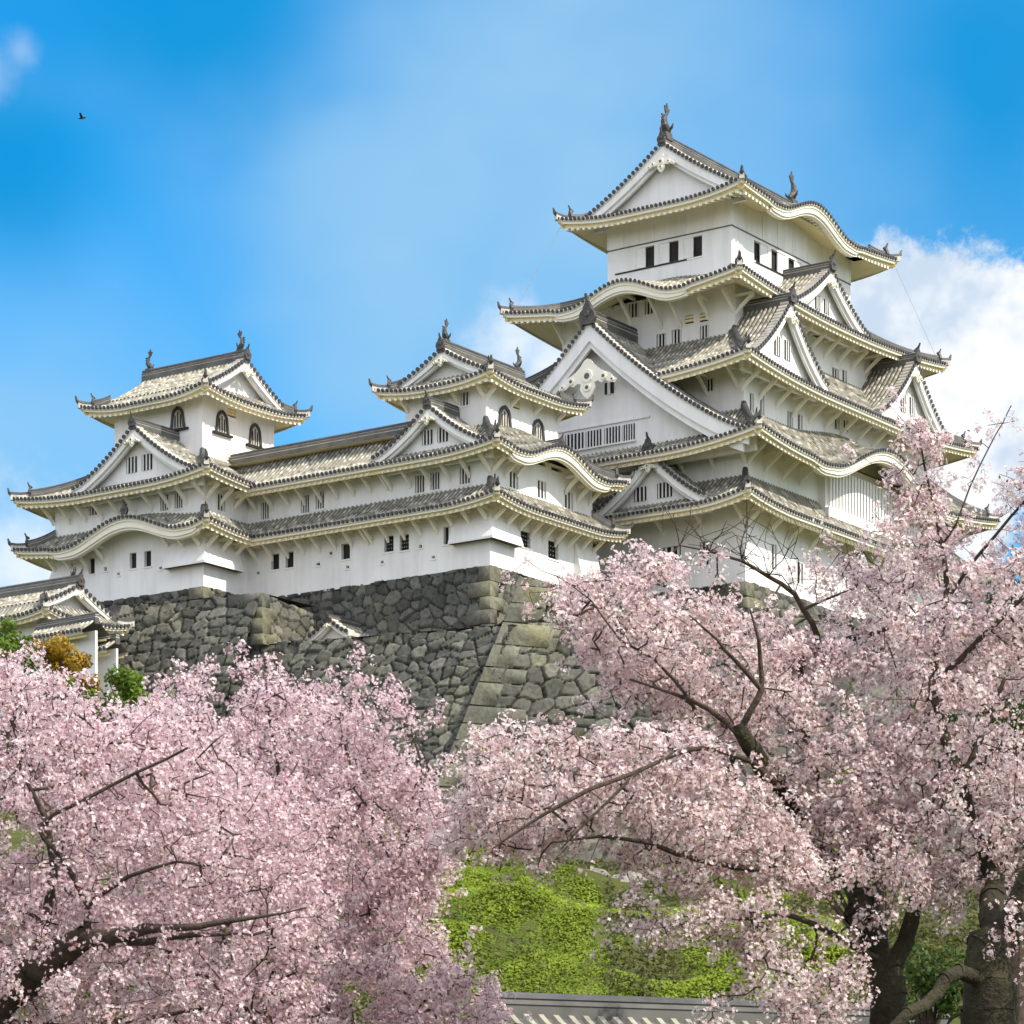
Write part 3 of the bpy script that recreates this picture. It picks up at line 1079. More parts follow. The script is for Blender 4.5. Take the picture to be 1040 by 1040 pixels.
# ------------------------------------------------------------------ small west keep
nishi = building('small_keep', (-11.4, 12.4, 40.3), 'middle three-tiered small white keep with bowed gable facing right, beside the tallest keep', 'castle keep', 'small keeps')
NW1 = (-17, -5.8, 7.8, 17.0)
NT = (-15.33, -7.47, 9.32, 15.48)
tier(nishi, NW1, 40.37, 45.0, ww=[(453, 544, 5, 18, 0), (410.6, 551, 9, 16, 'grid'), (395, 552.5, 9, 16, 'grid'), (366.5, 561, 3, 3.5, 0), (427, 555, 3, 3.5, 0), (388, 571, 3, 3, 0), (440, 566, 3, 3, 0)],
     ws=[(534, 548, 9, 16, 'grid'), (562, 559, 9.5, 18, 'grid'), (622, 588, 6, 14, 'grid')])
tier(nishi, (-16.98, -5.82, 7.82, 17.0), 44.4, 47.85, ww=[(472.5, 482.5, 11, 18, 4), (442, 488.5, 10, 18, 4), (426.5, 491.5, 10, 18, 4)],
     ws=[(521.6, 487.5, 9, 17, 3), (550, 497.5, 9, 18, 3), (577.5, 508, 9, 18, 3), (549.5, 471, 8, 4, 0), (565, 477, 9, 4, 0)])
tier(nishi, NT, 48.4, 52.7, ww=[(472, 405, 9, 14, 3)], ws=[(524, 411, 7, 9, 'slat')])
x, z, d = on_y(9.32, 512, 437)
arched_window(nishi, south(9.32), x, z, 1.35, 1.55)
x, z, d = on_y(9.32, 546, 448)
arched_window(nishi, south(9.32), x, z, 1.3, 1.4)
skirt(nishi, (-16.98, -5.82, 7.82, 17.0), (-18.8, -4.4, 6.0, 17.0), 45.3, 43.95, 0.45, sides='WSE', flat={'W': (1,), 'E': (1,)}, over=(1.8, 1.8), bsp=1.25, board=0.22, c=2.6)
skirt(nishi, NT, (-18.8, -4.4, 6.0, 18.95), 49.5, 47.15, 0.45, {'S': [(-11.6, 4.3, 1.25, 0.3)]}, sides='WSE', flat={'W': (1,), 'E': (1,)}, over=(1.8, 1.8), bsp=1.25,
      board=0.24, c=1.6, avoid=[('S', -14, -9)])
irimoya(nishi, (-16.78, -6.02, 7.92, 16.88), NT, 52.75, 52.0, 54.45, 1.3, 'x', lift=0.45, shachi=0.62, pend=0.45, gx=1.35, gable_board=0.32, over=(1.45, 1.4), brackets=True, board=0.22, c=3.0, orn=0.65)
gable(nishi, west(-18.8), 11.5, -0.4, 4.35, 47.55, 2.75, 4.0, board=0.36, wins=[(-0.62, 0.62, 0.75, 0.85, 3), (0.55, 0.62, 0.75, 0.85, 3)], pend=0.5, orn=0.7)
r = MB()
ridge(nishi, [(-11.6, y, 48.55) for y in np.linspace(6.3, 9.4, 5)], 0.3, 0.4, 'bow_ridge')
ornament(nishi, (-11.6, 6.2, 48.6), (0, -1), 0.6)


def stone_drop(R, x0, y0, lw, ls, zb, zt, out):   # flared box on a corner, dark sheet below paints the slit's shade
    m = MB()
    top = [(x0, y0 + lw, zt), (x0, y0, zt), (x0 + ls, y0, zt)]
    bot = [(x0 - out, y0 + lw, zb), (x0 - out, y0 - out, zb), (x0 + ls, y0 - out, zb)]
    m.grid([top, [tuple(np.array(a) * 0.45 + np.array(b) * 0.55) for a, b in zip(top, bot)], bot], WHITE)
    b2 = [(p[0], p[1], zb - 0.14) for p in bot]
    m.grid([bot, b2], WHITE)
    m.quad([top[0], bot[0], b2[0], (x0, y0 + lw, zb - 0.14)], WHITE)
    m.quad([top[2], bot[2], b2[2], (x0 + ls, y0, zb - 0.14)], WHITE)
    m.quad([b2[0], b2[1], (x0, y0, zb - 0.05), (x0, y0 + lw, zb - 0.05)], WOOD)
    m.quad([b2[1], b2[2], (x0 + ls, y0, zb - 0.05), (x0, y0, zb - 0.05)], WOOD)
    m.build('stone_drop', R)


stone_drop(nishi, -17, 7.8, 2.7, 2.6, 42.0, 43.6, 0.65)
m = MB()                                  # flared box on the south wall
fs = south(7.8)
a, b = on_y(7.8, 583, 560)[0], on_y(7.8, 604, 560)[0]
m.box8([fs(a, 0, 41.3), fs(b, 0, 41.3), fs(b, 0.6, 41.3), fs(a, 0.6, 41.3), fs(a, -0.1, 43.4), fs(b, -0.1, 43.4), fs(b, 0.05, 43.4), fs(a, 0.05, 43.4)], WHITE)
m.build('stone_drop', nishi)

# ------------------------------------------------------------------ corridor between the small keeps
corr = building('corridor_wing', (-14.2, 22.0, 40.3), 'long low white wing with barred windows joining the two small keeps', 'castle wing')
tier(corr, (-16.99, -11.4, 17.003, 27.6), 40.3, 45.0, ww=[(351, 560, 8.5, 16, 0), (294, 568.5, 8, 16, 0), (279.4, 570.5, 8, 16, 0), (353, 576, 3, 3, 0), (323, 573, 4, 3, 0), (336, 562, 3, 3.5, 0), (262, 582, 3, 3, 0)])
tier(corr, (-16.97, -11.4, 17.003, 27.6), 44.4, 48.0, ww=[(382.4, 498, 9, 18, 4), (325, 508, 9, 18, 4), (310, 512, 9, 18, 4), (269, 518.5, 9, 18, 4)])
skirt(corr, (-16.98, -11.4, 17.004, 27.6), (-18.795, -9.6, 17.004, 27.6), 45.3, 43.95, 0.0, sides='W', flat={'W': (0, 1)}, over=(1.8, 0), bsp=1.25, board=0.22, hips=False)
skirt(corr, (-15.8, -15.7, 15.484, 29.0), (-18.797, -12.7, 15.484, 29.0), 49.75, 47.15, 0.0, sides='WE', flat={'W': (0, 1), 'E': (0, 1)}, over=(1.8, 0), bsp=1.25, board=0.24, hips=False)
ridge(corr, [(-15.75, y, 49.75) for y in np.linspace(14.5, 29.3, 10)], 0.45, 0.62)

# ------------------------------------------------------------------ small north-west keep
inui = building('small_keep', (-14.9, 33.25, 40.6), 'leftmost three-tiered small white keep with arched windows under its top roof', 'castle keep', 'small keeps')
IW = (-21.35, -8.5, 26.9, 39.7)
IT = (-18.5, -11.3, 29.45, 37.05)
tier(inui, IW, 40.6, 45.0, ww=[(93, 575, 6.5, 16, 0), (135, 569.5, 7, 16, 0), (150, 567.5, 7, 16, 0), (107, 578, 3, 4, 0), (120, 583, 3, 3, 0), (163, 577, 3, 3, 0)])
tier(inui, (-21.33, -8.52, 26.92, 39.68), 44.4, 47.75, ww=[(167, 510.5, 9, 17, 4), (181.5, 508, 9, 17, 4), (95, 519, 9, 9, 3)], ws=[(224.7, 510.5, 7, 17, 3)])
tier(inui, IT, 48.6, 54.15, ws=[(235.5, 420, 7, 8, 'slat'), (235, 466, 7, 8, 'slat')])
y, z, d = on_x(-18.5, 181, 435.5)
arched_window(inui, west(-18.5), y, z, 1.15, 1.45)
for px, py in ((225, 440), (258.6, 453)):
    x, z, d = on_y(29.45, px, py)
    arched_window(inui, south(29.45), x, z, 1.2, 1.5)
skirt(inui, (-21.33, -8.52, 26.92, 39.68), (-23.15, -6.7, 25.1, 41.75), 45.3, 44.0, 0.5, {'W': [(32.2, 4.9, 1.35, 0.35)]}, over=(1.8, 1.8), bsp=1.3, board=0.24, c=2.8,
      avoid=[('S', -17.5, 0), ('W', 30, 34)])
skirt(inui, IT, (-23.15, -6.7, 25.1, 41.75), 49.8, 47.3, 0.5, over=(1.8, 1.8), bsp=1.3, board=0.24, c=1.3, avoid=[('S', -17.5, 0)])
irimoya(inui, (-20.07, -9.73, 27.85, 38.65), IT, 54.35, 53.5, 56.65, 1.5, 'y', lift=0.5, shachi=0.62, pend=0.5, gx=1.3, gable_board=0.34, over=(1.6, 1.6), board=0.22, c=3.0, orn=0.65)
gable(inui, west(-23.15), 31.6, -0.4, 5.3, 47.65, 3.45, 4.4, board=0.4, wins=[(-0.55, 0.75, 0.85, 1.0, 3), (0.75, 0.75, 0.85, 1.0, 3)], pend=0.55, orn=0.7)
ornament(inui, (-22.9, 32.2, 45.75), (-1, 0), 0.7)
stone_drop(inui, -21.35, 26.9, 2.9, 3.2, 42.1, 43.7, 0.65)
m = MB()                                  # north end of the west wall flares out over the stonework
m.box8([(-21.34, 37.2, 40.6), (-21.34, 39.7, 40.6), (-22.0, 40.6, 40.6), (-22.0, 37.2, 40.6), (-21.34, 37.2, 43.4), (-21.34, 39.7, 43.4), (-21.40, 39.75, 43.4), (-21.40, 37.2, 43.4)], WHITE)
m.build('stone_drop', inui)
# ------------------------------------------------------------------ stonework
def stone_mat(name, stops, moss):
    m, nt, b = new_mat(name)
    a = nt.nodes.new('ShaderNodeAttribute')
    a.attribute_name = 'tone'
    col = ramp_node(nt, a.outputs['Fac'], stops)
    col = mult(nt, col, ramp_node(nt, noise_node(nt, 3.5, 6, 0.7), [(0.3, (0.55, 0.55, 0.53)), (0.7, (1.2, 1.2, 1.16))]))
    mx = nt.nodes.new('ShaderNodeMix')
    mx.data_type = 'RGBA'
    f = ramp_node(nt, noise_node(nt, 0.22, 4, 0.6), [(0.48, (0, 0, 0)), (0.66, (0.75, 0.75, 0.75))])
    nt.links.new(f, mx.inputs[0])
    nt.links.new(col, mx.inputs[6])
    c2 = mult(nt, col, ramp_node(nt, noise_node(nt, 1.3, 3), [(0.3, moss), (0.7, tuple(min(1.6, 1.25 * c) for c in moss))]))
    nt.links.new(c2, mx.inputs[7])
    nt.links.new(mx.outputs[2], b.inputs['Base Color'])
    b.inputs['Roughness'].default_value = 0.9
    b.inputs['Specular IOR Level'].default_value = 0.2
    bump_node(nt, b, noise_node(nt, 6, 6, 0.7), 0.6, 0.08)
    return m


STONE = stone_mat('field_stone', [(0.0, (0.035, 0.035, 0.032)), (0.35, (0.085, 0.085, 0.077)), (0.7, (0.125, 0.124, 0.112)), (1.0, (0.20, 0.196, 0.17))], (1.08, 1.05, 0.86))
QUOIN = stone_mat('corner_stone', [(0.0, (0.115, 0.115, 0.10)), (1.0, (0.20, 0.195, 0.155))], (1.1, 1.06, 0.75))
EARTH = noisy_mat('earth_fill', (0.10, 0.09, 0.06), (0.17, 0.15, 0.10), 0.8, 0.95, 0.3)


def vnoise(x, y, seed):
    r = np.random.default_rng(seed).random((64, 64))
    xi, yi = np.floor(x).astype(int), np.floor(y).astype(int)
    fx, fy = x - xi, y - yi
    fx, fy = fx * fx * (3 - 2 * fx), fy * fy * (3 - 2 * fy)
    g = lambda a, b: r[a % 64, b % 64]
    return (g(xi, yi) * (1 - fx) + g(xi + 1, yi) * fx) * (1 - fy) + (g(xi, yi + 1) * (1 - fx) + g(xi + 1, yi + 1) * fx) * fy


def np_mesh(name, verts, faces_list, mats, midx=None, attr=None, parent=None, smooth=False):
    """faces_list: list of (M, k) index arrays"""
    me = bpy.data.meshes.new(name)
    verts = np.asarray(verts, dtype=np.float32)
    loops = np.concatenate([f.reshape(-1) for f in faces_list]).astype(np.int32)
    tot = np.concatenate([np.full(len(f), f.shape[1], dtype=np.int32) for f in faces_list])
    start = np.concatenate([[0], np.cumsum(tot)[:-1]]).astype(np.int32)
    me.vertices.add(len(verts))
    me.vertices.foreach_set('co', verts.reshape(-1))
    me.loops.add(len(loops))
    me.loops.foreach_set('vertex_index', loops)
    me.polygons.add(len(tot))
    me.polygons.foreach_set('loop_start', start)
    me.polygons.foreach_set('loop_total', tot)
    for m in mats:
        me.materials.append(m)
    if midx is not None:
        me.polygons.foreach_set('material_index', np.asarray(midx, dtype=np.int32))
    if smooth:
        me.polygons.foreach_set('use_smooth', np.ones(len(tot), dtype=bool))
    me.update(calc_edges=True)
    if attr is not None:
        at_ = me.attributes.new('tone', 'FLOAT', 'POINT')
        at_.data.foreach_set('value', np.asarray(attr, dtype=np.float32))
    o = bpy.data.objects.new(name, me)
    COL.objects.link(o)
    if parent is not None:
        o.parent = parent
    return o


def stone_face(bl, br, tl, tr, seed, su=0.90, sv=0.66, res=0.085, sag=0.35, amp=1.0, ragged=0.0):
    """a wall of fitted stones between four corners; returns verts, quads, tone"""
    bl, br, tl, tr = [np.array(p, float) for p in (bl, br, tl, tr)]
    wid = (np.linalg.norm(br - bl) + np.linalg.norm(tr - tl)) / 2
    hei = (np.linalg.norm(tl - bl) + np.linalg.norm(tr - br)) / 2
    nu, nv = max(4, int(wid / res)), max(4, int(hei / res))
    U, V = np.meshgrid(np.linspace(0, 1, nu + 1), np.linspace(0, 1, nv + 1))
    P = (bl * ((1 - U) * (1 - V))[..., None] + br * (U * (1 - V))[..., None] + tl * ((1 - U) * V)[..., None] + tr * (U * V)[..., None])
    nrm = np.cross(br - bl, tl - bl)
    nrm /= np.linalg.norm(nrm)
    if nrm @ (-(bl + tr) / 2) < 0:         # face the lower ground, where the camera stands
        nrm = -nrm
    x, y = U * wid, V * hei
    x = x + 0.35 * (vnoise(x * 0.9, y * 0.9, seed + 1) - 0.5)
    y = y + 0.30 * (vnoise(x * 0.9 + 9, y * 0.9, seed + 2) - 0.5)
    gx, gy = x / su, y / sv
    ix, iy = np.floor(gx).astype(int), np.floor(gy).astype(int)
    r = np.random.default_rng(seed)
    jx, jy, hh, tn, t1, t2 = (r.random((128, 128)) for _ in range(6))
    f1 = np.full(x.shape, 9.0)
    f2 = np.full(x.shape, 9.0)
    cid = np.zeros(x.shape + (2,), int)
    cdx = np.zeros(x.shape)
    cdy = np.zeros(x.shape)
    for dx in (-1, 0, 1):
        for dy in (-1, 0, 1):
            a, b = (ix + dx) % 128, (iy + dy) % 128
            ddx = ix + dx + 0.5 + 0.8 * (jx[a, b] - 0.5) - gx
            ddy = iy + dy + 0.5 + 0.7 * (jy[a, b] - 0.5) - gy
            d = np.hypot(ddx, ddy)
            near = d < f1
            f2 = np.where(near, f1, np.minimum(f2, d))
            cid[near] = np.stack([a, b], -1)[near]
            cdx = np.where(near, ddx, cdx)
            cdy = np.where(near, ddy, cdy)
            f1 = np.where(near, d, f1)
    e = np.clip((f2 - f1 - 0.015) / 0.085, 0, 1)
    e = e * e * (3 - 2 * e)
    c0, c1 = cid[..., 0], cid[..., 1]
    disp = amp * (0.19 * e + 0.13 * hh[c0, c1] * e + 0.24 * ((t1[c0, c1] - 0.5) * cdx + (t2[c0, c1] - 0.5) * cdy) * e
                  + 0.07 * vnoise(x * 3, y * 3, seed + 5) + 0.04 * vnoise(x * 7, y * 7, seed + 6)) - 0.30 * amp
    disp = disp - sag * 4 * V * (1 - V)
    P = P + nrm * disp[..., None]
    if ragged:
        P[..., 2] += (V ** 6) * ragged * (hh[c0, c1] - 0.6)
    tone = np.clip(0.25 + tn[c0, c1] * 0.70 - 0.6 * (1 - e), 0, 1)
    idx = np.arange((nu + 1) * (nv + 1)).reshape(nv + 1, nu + 1)
    q = np.stack([idx[:-1, :-1], idx[:-1, 1:], idx[1:, 1:], idx[1:, :-1]], -1).reshape(-1, 4)
    return P.reshape(-1, 3), q, tone.reshape(-1)


def quoins(bottom, top, da, db, n, la, lb, seed, grow=0.06):
    """dressed corner blocks laid alternately along the two faces"""
    bottom, top = np.array(bottom, float), np.array(top, float)
    da, db = np.append(np.array(da, float), 0), np.append(np.array(db, float), 0)
    r = np.random.default_rng(seed)
    vs, qs, tn = [], [], []
    cuts = np.cumsum(0.8 + 0.5 * r.random(n))
    cuts = np.concatenate([[0], cuts / cuts[-1]])
    for i in range(n):
        t0, t1 = cuts[i] + 0.003, cuts[i + 1] - 0.003
        a, b = (la, lb * 0.5) if i % 2 else (la * 0.5, lb)
        a *= 0.85 + 0.3 * r.random()
        b *= 0.85 + 0.3 * r.random()
        base = len(vs)
        out = -(da + db) * grow * (1 + 0.6 * r.random())
        for t in (t0, t1):
            e = bottom + (top - bottom) * t + out
            ch = 0.07
            for p in (e + da * ch, e + da * a, e + da * a + db * b, e + db * b, e + db * ch):
                vs.append(p + np.array([0, 0, 0.03 * (r.random() - 0.5)]))
        for k in range(5):
            k2 = (k + 1) % 5
            qs.append((base + k, base + k2, base + 5 + k2, base + 5 + k))
        qs.append((base + 5, base + 6, base + 7, base + 8))
        qs.append((base + 5, base + 8, base + 9, base + 9 - 4 + 0) if False else (base + 5, base + 8, base + 9, base + 9))
        qs.append((base + 3, base + 2, base + 1, base + 0))
        tn += [r.random()] * 10
    qs = [q for q in qs if len(set(q)) == 4]
    return np.array(vs), np.array(qs), np.array(tn)


def stone_wall(label, faces, corners=(), caps=()):
    o = None
    vs, qs, ts, base = [], [], [], 0
    for f in faces:
        v, q, t = f
        vs.append(v)
        qs.append(q + base)
        ts.append(t)
        base += len(v)
    o = np_mesh('stone_wall', np.concatenate(vs), [np.concatenate(qs)], [STONE], attr=np.concatenate(ts))
    tag(o, label, 'stone wall', kind='thing')
    for v, q, t in corners:
        np_mesh('corner_stones', v, [q], [QUOIN], attr=t, parent=o)
    for c in caps:
        np_mesh('earth_top', np.array(c), [np.array([range(len(c))])], [EARTH], parent=o)
    return o


def LW(x, y, z):
    return np.array(to_world((x, y, z)))


# base under the small keeps
c = [LW(-18.6, 28, 33.2), LW(-18.6, 6.6, 33.2), LW(-17.02, 28, 40.38), LW(-17.02, 7.78, 40.38)]
s = [LW(-18.6, 6.6, 33.2), LW(-4.5, 6.6, 33.2), LW(-17.02, 7.78, 40.38), LW(-5.5, 7.78, 40.38)]
stone_wall('mossy stone base right under the middle small keep and the low wing',
           [stone_face(*c, seed=11), stone_face(*s, seed=12)],
           [quoins(c[1], c[3], AXU, AXV, 7, 1.6, 1.5, 5)])
c = [LW(-22.4, 42.5, 36.0), LW(-22.4, 25.9, 36.0), LW(-21.37, 40.2, 40.62), LW(-21.37, 26.88, 40.62)]
s = [LW(-22.4, 25.9, 36.0), LW(-16.5, 25.9, 36.0), LW(-21.37, 26.88, 40.62), LW(-16.5, 26.88, 40.62)]
stone_wall('low stone base under the leftmost small keep', [stone_face(*c, seed=21), stone_face(*s, seed=22)], [quoins(c[1], c[3], AXU, AXV, 6, 1.4, 1.4, 6)])

# outer walls in front
DC = np.array([-0.921, 0.390])
DD = np.array([0.90, 0.436])
P0 = at(527, 594, 186.0)
PM = at(521, 634, 185.4)
P1 = at(435, 820, 183.0)
CL = at(262, 655, 191.9)
CB = P1 + 16.9 * np.append(DC, 0)
stone_wall('long dark rubble wall in front, between the two pale corners', [stone_face(CB + np.append(6 * DC, 0), P1, CL + np.append(5 * DC, 0), PM, seed=31, ragged=0.15)], [],
           [[CL, PM, PM + np.append(6 * AXV, 0), CL + np.append(9 * AXV, 0)]])
D1 = P1 + 32 * np.append(DD, 0)
D0 = P0 + 26 * np.append(DD, 0)
stone_wall('tall stone wall with a slanting pale corner of long dressed blocks',
           [stone_face(P1, D1, P0, D0, seed=41, sag=0.0, su=1.35, sv=0.92)],
           [quoins(P1, P0, [0.12, 0.99], DD, 11, 1.0, 3.3, 7, 0.05)],
           [[P0, D0, D0 + np.array([0, 8, 0]), P0 + np.array([0, 8, 0])]])
BR, BL = at(266, 602, 191.6), at(124, 615, 195.5)
BB, BBL = CB + np.array([0.1, -0.35, 0]), P1 + 25.3 * np.append(DC, 0) + np.array([0, -0.35, 0])
BR2 = BR + np.append(5.2 * AXV, 0)
CLr = np.array([BR[0] + 0.1, BR[1] - 0.35, 35.7])
stone_wall('stone bastion with a stepped right end below the leftmost small keep',
           [stone_face(BBL, BB, BL, BR, seed=51), stone_face(CLr, CLr + np.append(5.2 * AXV, 0), BR, BR2 + np.array([0, 0, -0.5]), seed=52, sag=0.0)],
           [quoins(CLr, BR, -np.array([0.921, -0.39]), AXV, 4, 1.6, 1.5, 8)],
           [[BL, BR, BR2, BL + np.append(5 * AXV, 0)]])
c = [LW(-4.0, 21, 26), LW(-4.0, -4.0, 26), LW(-0.02, 18.6, 41.35), LW(-0.02, -0.02, 41.35)]
s = [LW(-4.0, -4.0, 26), LW(31, -4.0, 26), LW(-0.02, -0.02, 41.35), LW(27.2, -0.02, 41.35)]
stone_wall('stone base of the tallest keep, mostly hidden behind the blossom', [stone_face(*c, seed=61), stone_face(*s, seed=62)],
           [quoins(c[1], c[3], AXU, AXV, 16, 1.7, 1.7, 9)])

stone_wall('stone base under the small turret at the left edge',
           [stone_face(LW(-36.5, 45, 20), LW(-36.5, 26.6, 20), LW(-34.7, 44, 31), LW(-34.7, 27.8, 31), seed=71),
            stone_face(LW(-36.5, 26.6, 20), LW(-24, 26.6, 20), LW(-34.7, 27.8, 31), LW(-24, 27.8, 31), seed=72)])

# ------------------------------------------------------------------ small buildings
XW = -35.9
tur = building('corner_turret', (-32.1, 33, 32), 'small turret with a tiled hip-and-gable roof at the left edge, below the leftmost keep', 'turret')
tier(tur, (-34.6, -29.6, 27.9, 40.2), 30.5, 36.9, ww=[], ws=[])
irimoya(tur, (-35.9, -28.3, 26.6, 41.5), (-34.6, -29.6, 27.9, 40.2), 37.5, 36.65, 38.9, 1.0, 'y', lift=0.4, shachi=0.4, pend=0.35, gx=1.2, gable_board=0.26, over=(1.3, 1.3), brackets=True,
        board=0.2, c=2.6, orn=0.6)


def roofed_wall(name, label, cat, a, b, zb, ze, half, rise, thick=0.7, end_gable=False):
    """plastered wall carrying a little tiled roof, from a to b (world, plan)"""
    a, b = np.array(a, float), np.array(b, float)
    L = np.linalg.norm(b - a)
    t = (b - a) / L
    nrm = np.array([t[1], -t[0]])
    if nrm[1] > 0:
        nrm = -nrm
    fr = frame(a, t, nrm)
    m = MB()
    m.box(fr, 0, L, -thick / 2, thick / 2, zb, ze + 0.1, WHITE)
    o = m.build(name)
    tag(o, label, cat, kind='thing')
    tile = MB()
    for sg in (1, -1):
        fs = frame(a, t, nrm * sg)
        S = Side(fs, 0, L, half, ze + rise, ze, None, None, 0.0, k=0.2)
        ea, so, ra = MB(), MB(), MB()
        roof_side_mesh(tile, ea, so, ra, S, sg > 0, 0.12, rafters=False)
        ea.build('eave_board', o)
    tile.build('tile_roof', o)
    rg = ridge(o, [fr(p, 0, ze + rise) for p in np.linspace(-0.05, L + 0.05, 5)], 0.34, 0.42)
    if name == 'tiled_wall' and L > 9:        # darker grey tiles on the long wall
        for ob in [rg] + [c for c in o.children if c.name.startswith('tile_roof')]:
            for k, mt in enumerate(ob.data.materials):
                if mt == PALE:
                    ob.data.materials[k] = PAN if ob is rg else MID
    return o


def ground_xy(px, d):
    p = at(px, 0, d)
    return p[0], p[1]


roofed_wall('tiled_wall', 'white wall with a long tiled coping at the foot of the green bank', 'wall', ground_xy(500, 64.5), ground_xy(960, 69.0), 2.2, 4.08, 0.72, 0.40, 0.5)
roofed_wall('tiled_wall', 'short white wall with a tiled coping below the small turret', 'wall', ground_xy(38, 187.0), ground_xy(98, 183.8), 31.0, 35.0, 1.15, 0.75, 0.16)
roofed_wall('tiled_wall', 'lowest short tiled coping on a white wall beside the bastion', 'wall', ground_xy(92, 186.0), ground_xy(119, 184.6), 30.0, 34.1, 0.9, 0.6, 0.16)
gate = building('small_gate', (-20.5, 20.5, 35.5), 'little tiled gable roof peeping over the front wall, below the low wing', 'gate')
gp = LW(0, 0, 0)
g0 = at(333, 634, 193.5)
gl = ((g0[:2] - K0) @ AXV, (g0[:2] - K0) @ AXU, g0[2])
g0 = g0 - np.array([0, 0, 0.25])
gate.location = tuple(g0 - np.array([0, 0, 1.5]))
ORIG[gate.name] = {'origin': np.array([gl[0], gl[1], gl[2] - 1.5])}
m = MB()
m.box(west(gl[0] + 0.8), gl[1] - 0.9, gl[1] + 0.9, -2.0, 0, gl[2] - 1.8, gl[2] - 0.1, WHITE)
m.build('wall', gate)
gable(gate, west(gl[0]), gl[1], 0.0, 1.6, gl[2] - 0.45, 1.0, 3.5, board=0.18, pend=0.22, ridge_wh=(0.28, 0.3), orn=0.35, set_back=0.6)

# ------------------------------------------------------------------ ground
def terrain_h(x, y):
    h = np.interp(y, [-60, 0, 18, 30, 45, 60, 70, 78, 86, 98, 110, 130, 175, 200, 260, 420, 700, 4000],
                  [-1.7, -1.65, -1.2, -0.2, 1.2, 2.2, 2.9, 4.6, 8.2, 11.2, 12.6, 15.5, 23.5, 25.0, 25.0, 18, 6, -5])
    w = np.clip((y - 60) / 15, 0, 1) * np.clip((150 - y) / 25, 0, 1)
    h = h + w * (1.3 * (vnoise(x * 0.16 + 30, y * 0.16 + 7, 91) - 0.5) + 1.2 * (vnoise(x * 0.5 + 30, y * 0.5, 92) - 0.5))
    side = np.clip((np.abs(x) - 55) / 250, 0, 1) * np.clip(y / 150, 0, 1)
    return h * (1 - 0.75 * side)


gm, nt, b = new_mat('ground_turf')
col = ramp_node(nt, noise_node(nt, 0.35, 5, 0.65), [(0.30, (0.045, 0.045, 0.018)), (0.5, (0.07, 0.08, 0.022)), (0.72, (0.10, 0.125, 0.025))])
nt.links.new(col, b.inputs['Base Color'])
b.inputs['Roughness'].default_value = 0.95
b.inputs['Specular IOR Level'].default_value = 0.1
bump_node(nt, b, noise_node(nt, 2.5, 6, 0.7), 0.8, 0.3)
xs = np.concatenate([np.linspace(-2600, -120, 14)[:-1], np.linspace(-120, 120, 241), np.linspace(120, 2600, 14)[1:]])
ys = np.concatenate([np.linspace(-600, -20, 8)[:-1], np.linspace(-20, 60, 41)[:-1], np.linspace(60, 130, 211)[:-1], np.linspace(130, 420, 60)[:-1], np.linspace(420, 4000, 14)])
X, Y = np.meshgrid(xs, ys)
Z = terrain_h(X, Y)
idx = np.arange(X.size).reshape(X.shape)
q = np.stack([idx[:-1, :-1], idx[:-1, 1:], idx[1:, 1:], idx[1:, :-1]], -1).reshape(-1, 4)
g = np_mesh('ground', np.stack([X, Y, Z], -1).reshape(-1, 3), [q], [gm], smooth=True)
g['kind'] = 'structure'


# ------------------------------------------------------------------ leaves
def leaf_mat(name, c0, c1, trans=0.35):
    m, nt, b = new_mat(name)
    a = nt.nodes.new('ShaderNodeAttribute')
    a.attribute_name = 'tone'
    col = ramp_node(nt, a.outputs['Fac'], [(0.0, c0), (1.0, c1)])
    nt.links.new(col, b.inputs['Base Color'])
    b.inputs['Roughness'].default_value = 0.6
    b.inputs['Specular IOR Level'].default_value = 0.25
    t = nt.nodes.new('ShaderNodeBsdfTranslucent')
    nt.links.new(col, t.inputs[0])
    mx = nt.nodes.new('ShaderNodeMixShader')
    mx.inputs[0].default_value = trans
    nt.links.new(b.outputs[0], mx.inputs[1])
    nt.links.new(t.outputs[0], mx.inputs[2])
    nt.links.new(mx.outputs[0], nt.nodes['Material Output'].inputs['Surface'])
    return m


def rand_dirs(n, r):
    v = r.normal(size=(n, 3))
    return v / np.linalg.norm(v, axis=1, keepdims=True)


def leaf_quads(P, N, size, r, aspect=0.5):
    """kite-shaped leaves at P with normals N"""
    n = len(P)
    t = np.cross(N, rand_dirs(n, r))
    t /= np.linalg.norm(t, axis=1, keepdims=True) + 1e-9
    s = np.cross(N, t)
    L = (size * (0.7 + 0.6 * r.random(n)))[:, None]
    v = np.stack([P - t * L * 0.5, P + s * L * aspect * 0.5 + N * L * 0.06, P + t * L * 0.5, P - s * L * aspect * 0.5 + N * L * 0.06], 1)
    return v.reshape(-1, 3), np.arange(4 * n).reshape(n, 4)


GREEN_DK = leaf_mat('dark_green_leaf', (0.020, 0.045, 0.010), (0.07, 0.12, 0.02))
GREEN_LT = leaf_mat('bright_green_leaf', (0.05, 0.10, 0.012), (0.17, 0.25, 0.03))
YELLOW = leaf_mat('yellow_leaf', (0.22, 0.13, 0.01), (0.46, 0.30, 0.03))
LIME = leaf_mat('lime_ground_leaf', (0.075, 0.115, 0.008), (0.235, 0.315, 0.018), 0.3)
BARK = noisy_mat('cherry_bark', (0.030, 0.022, 0.017), (0.085, 0.062, 0.046), 9, 0.9, 0.8, dist=0.03)
BARK_MOSSY = noisy_mat('mossy_bark', (0.018, 0.014, 0.010), (0.050, 0.046, 0.022), 5, 0.95, 0.9, dist=0.05)


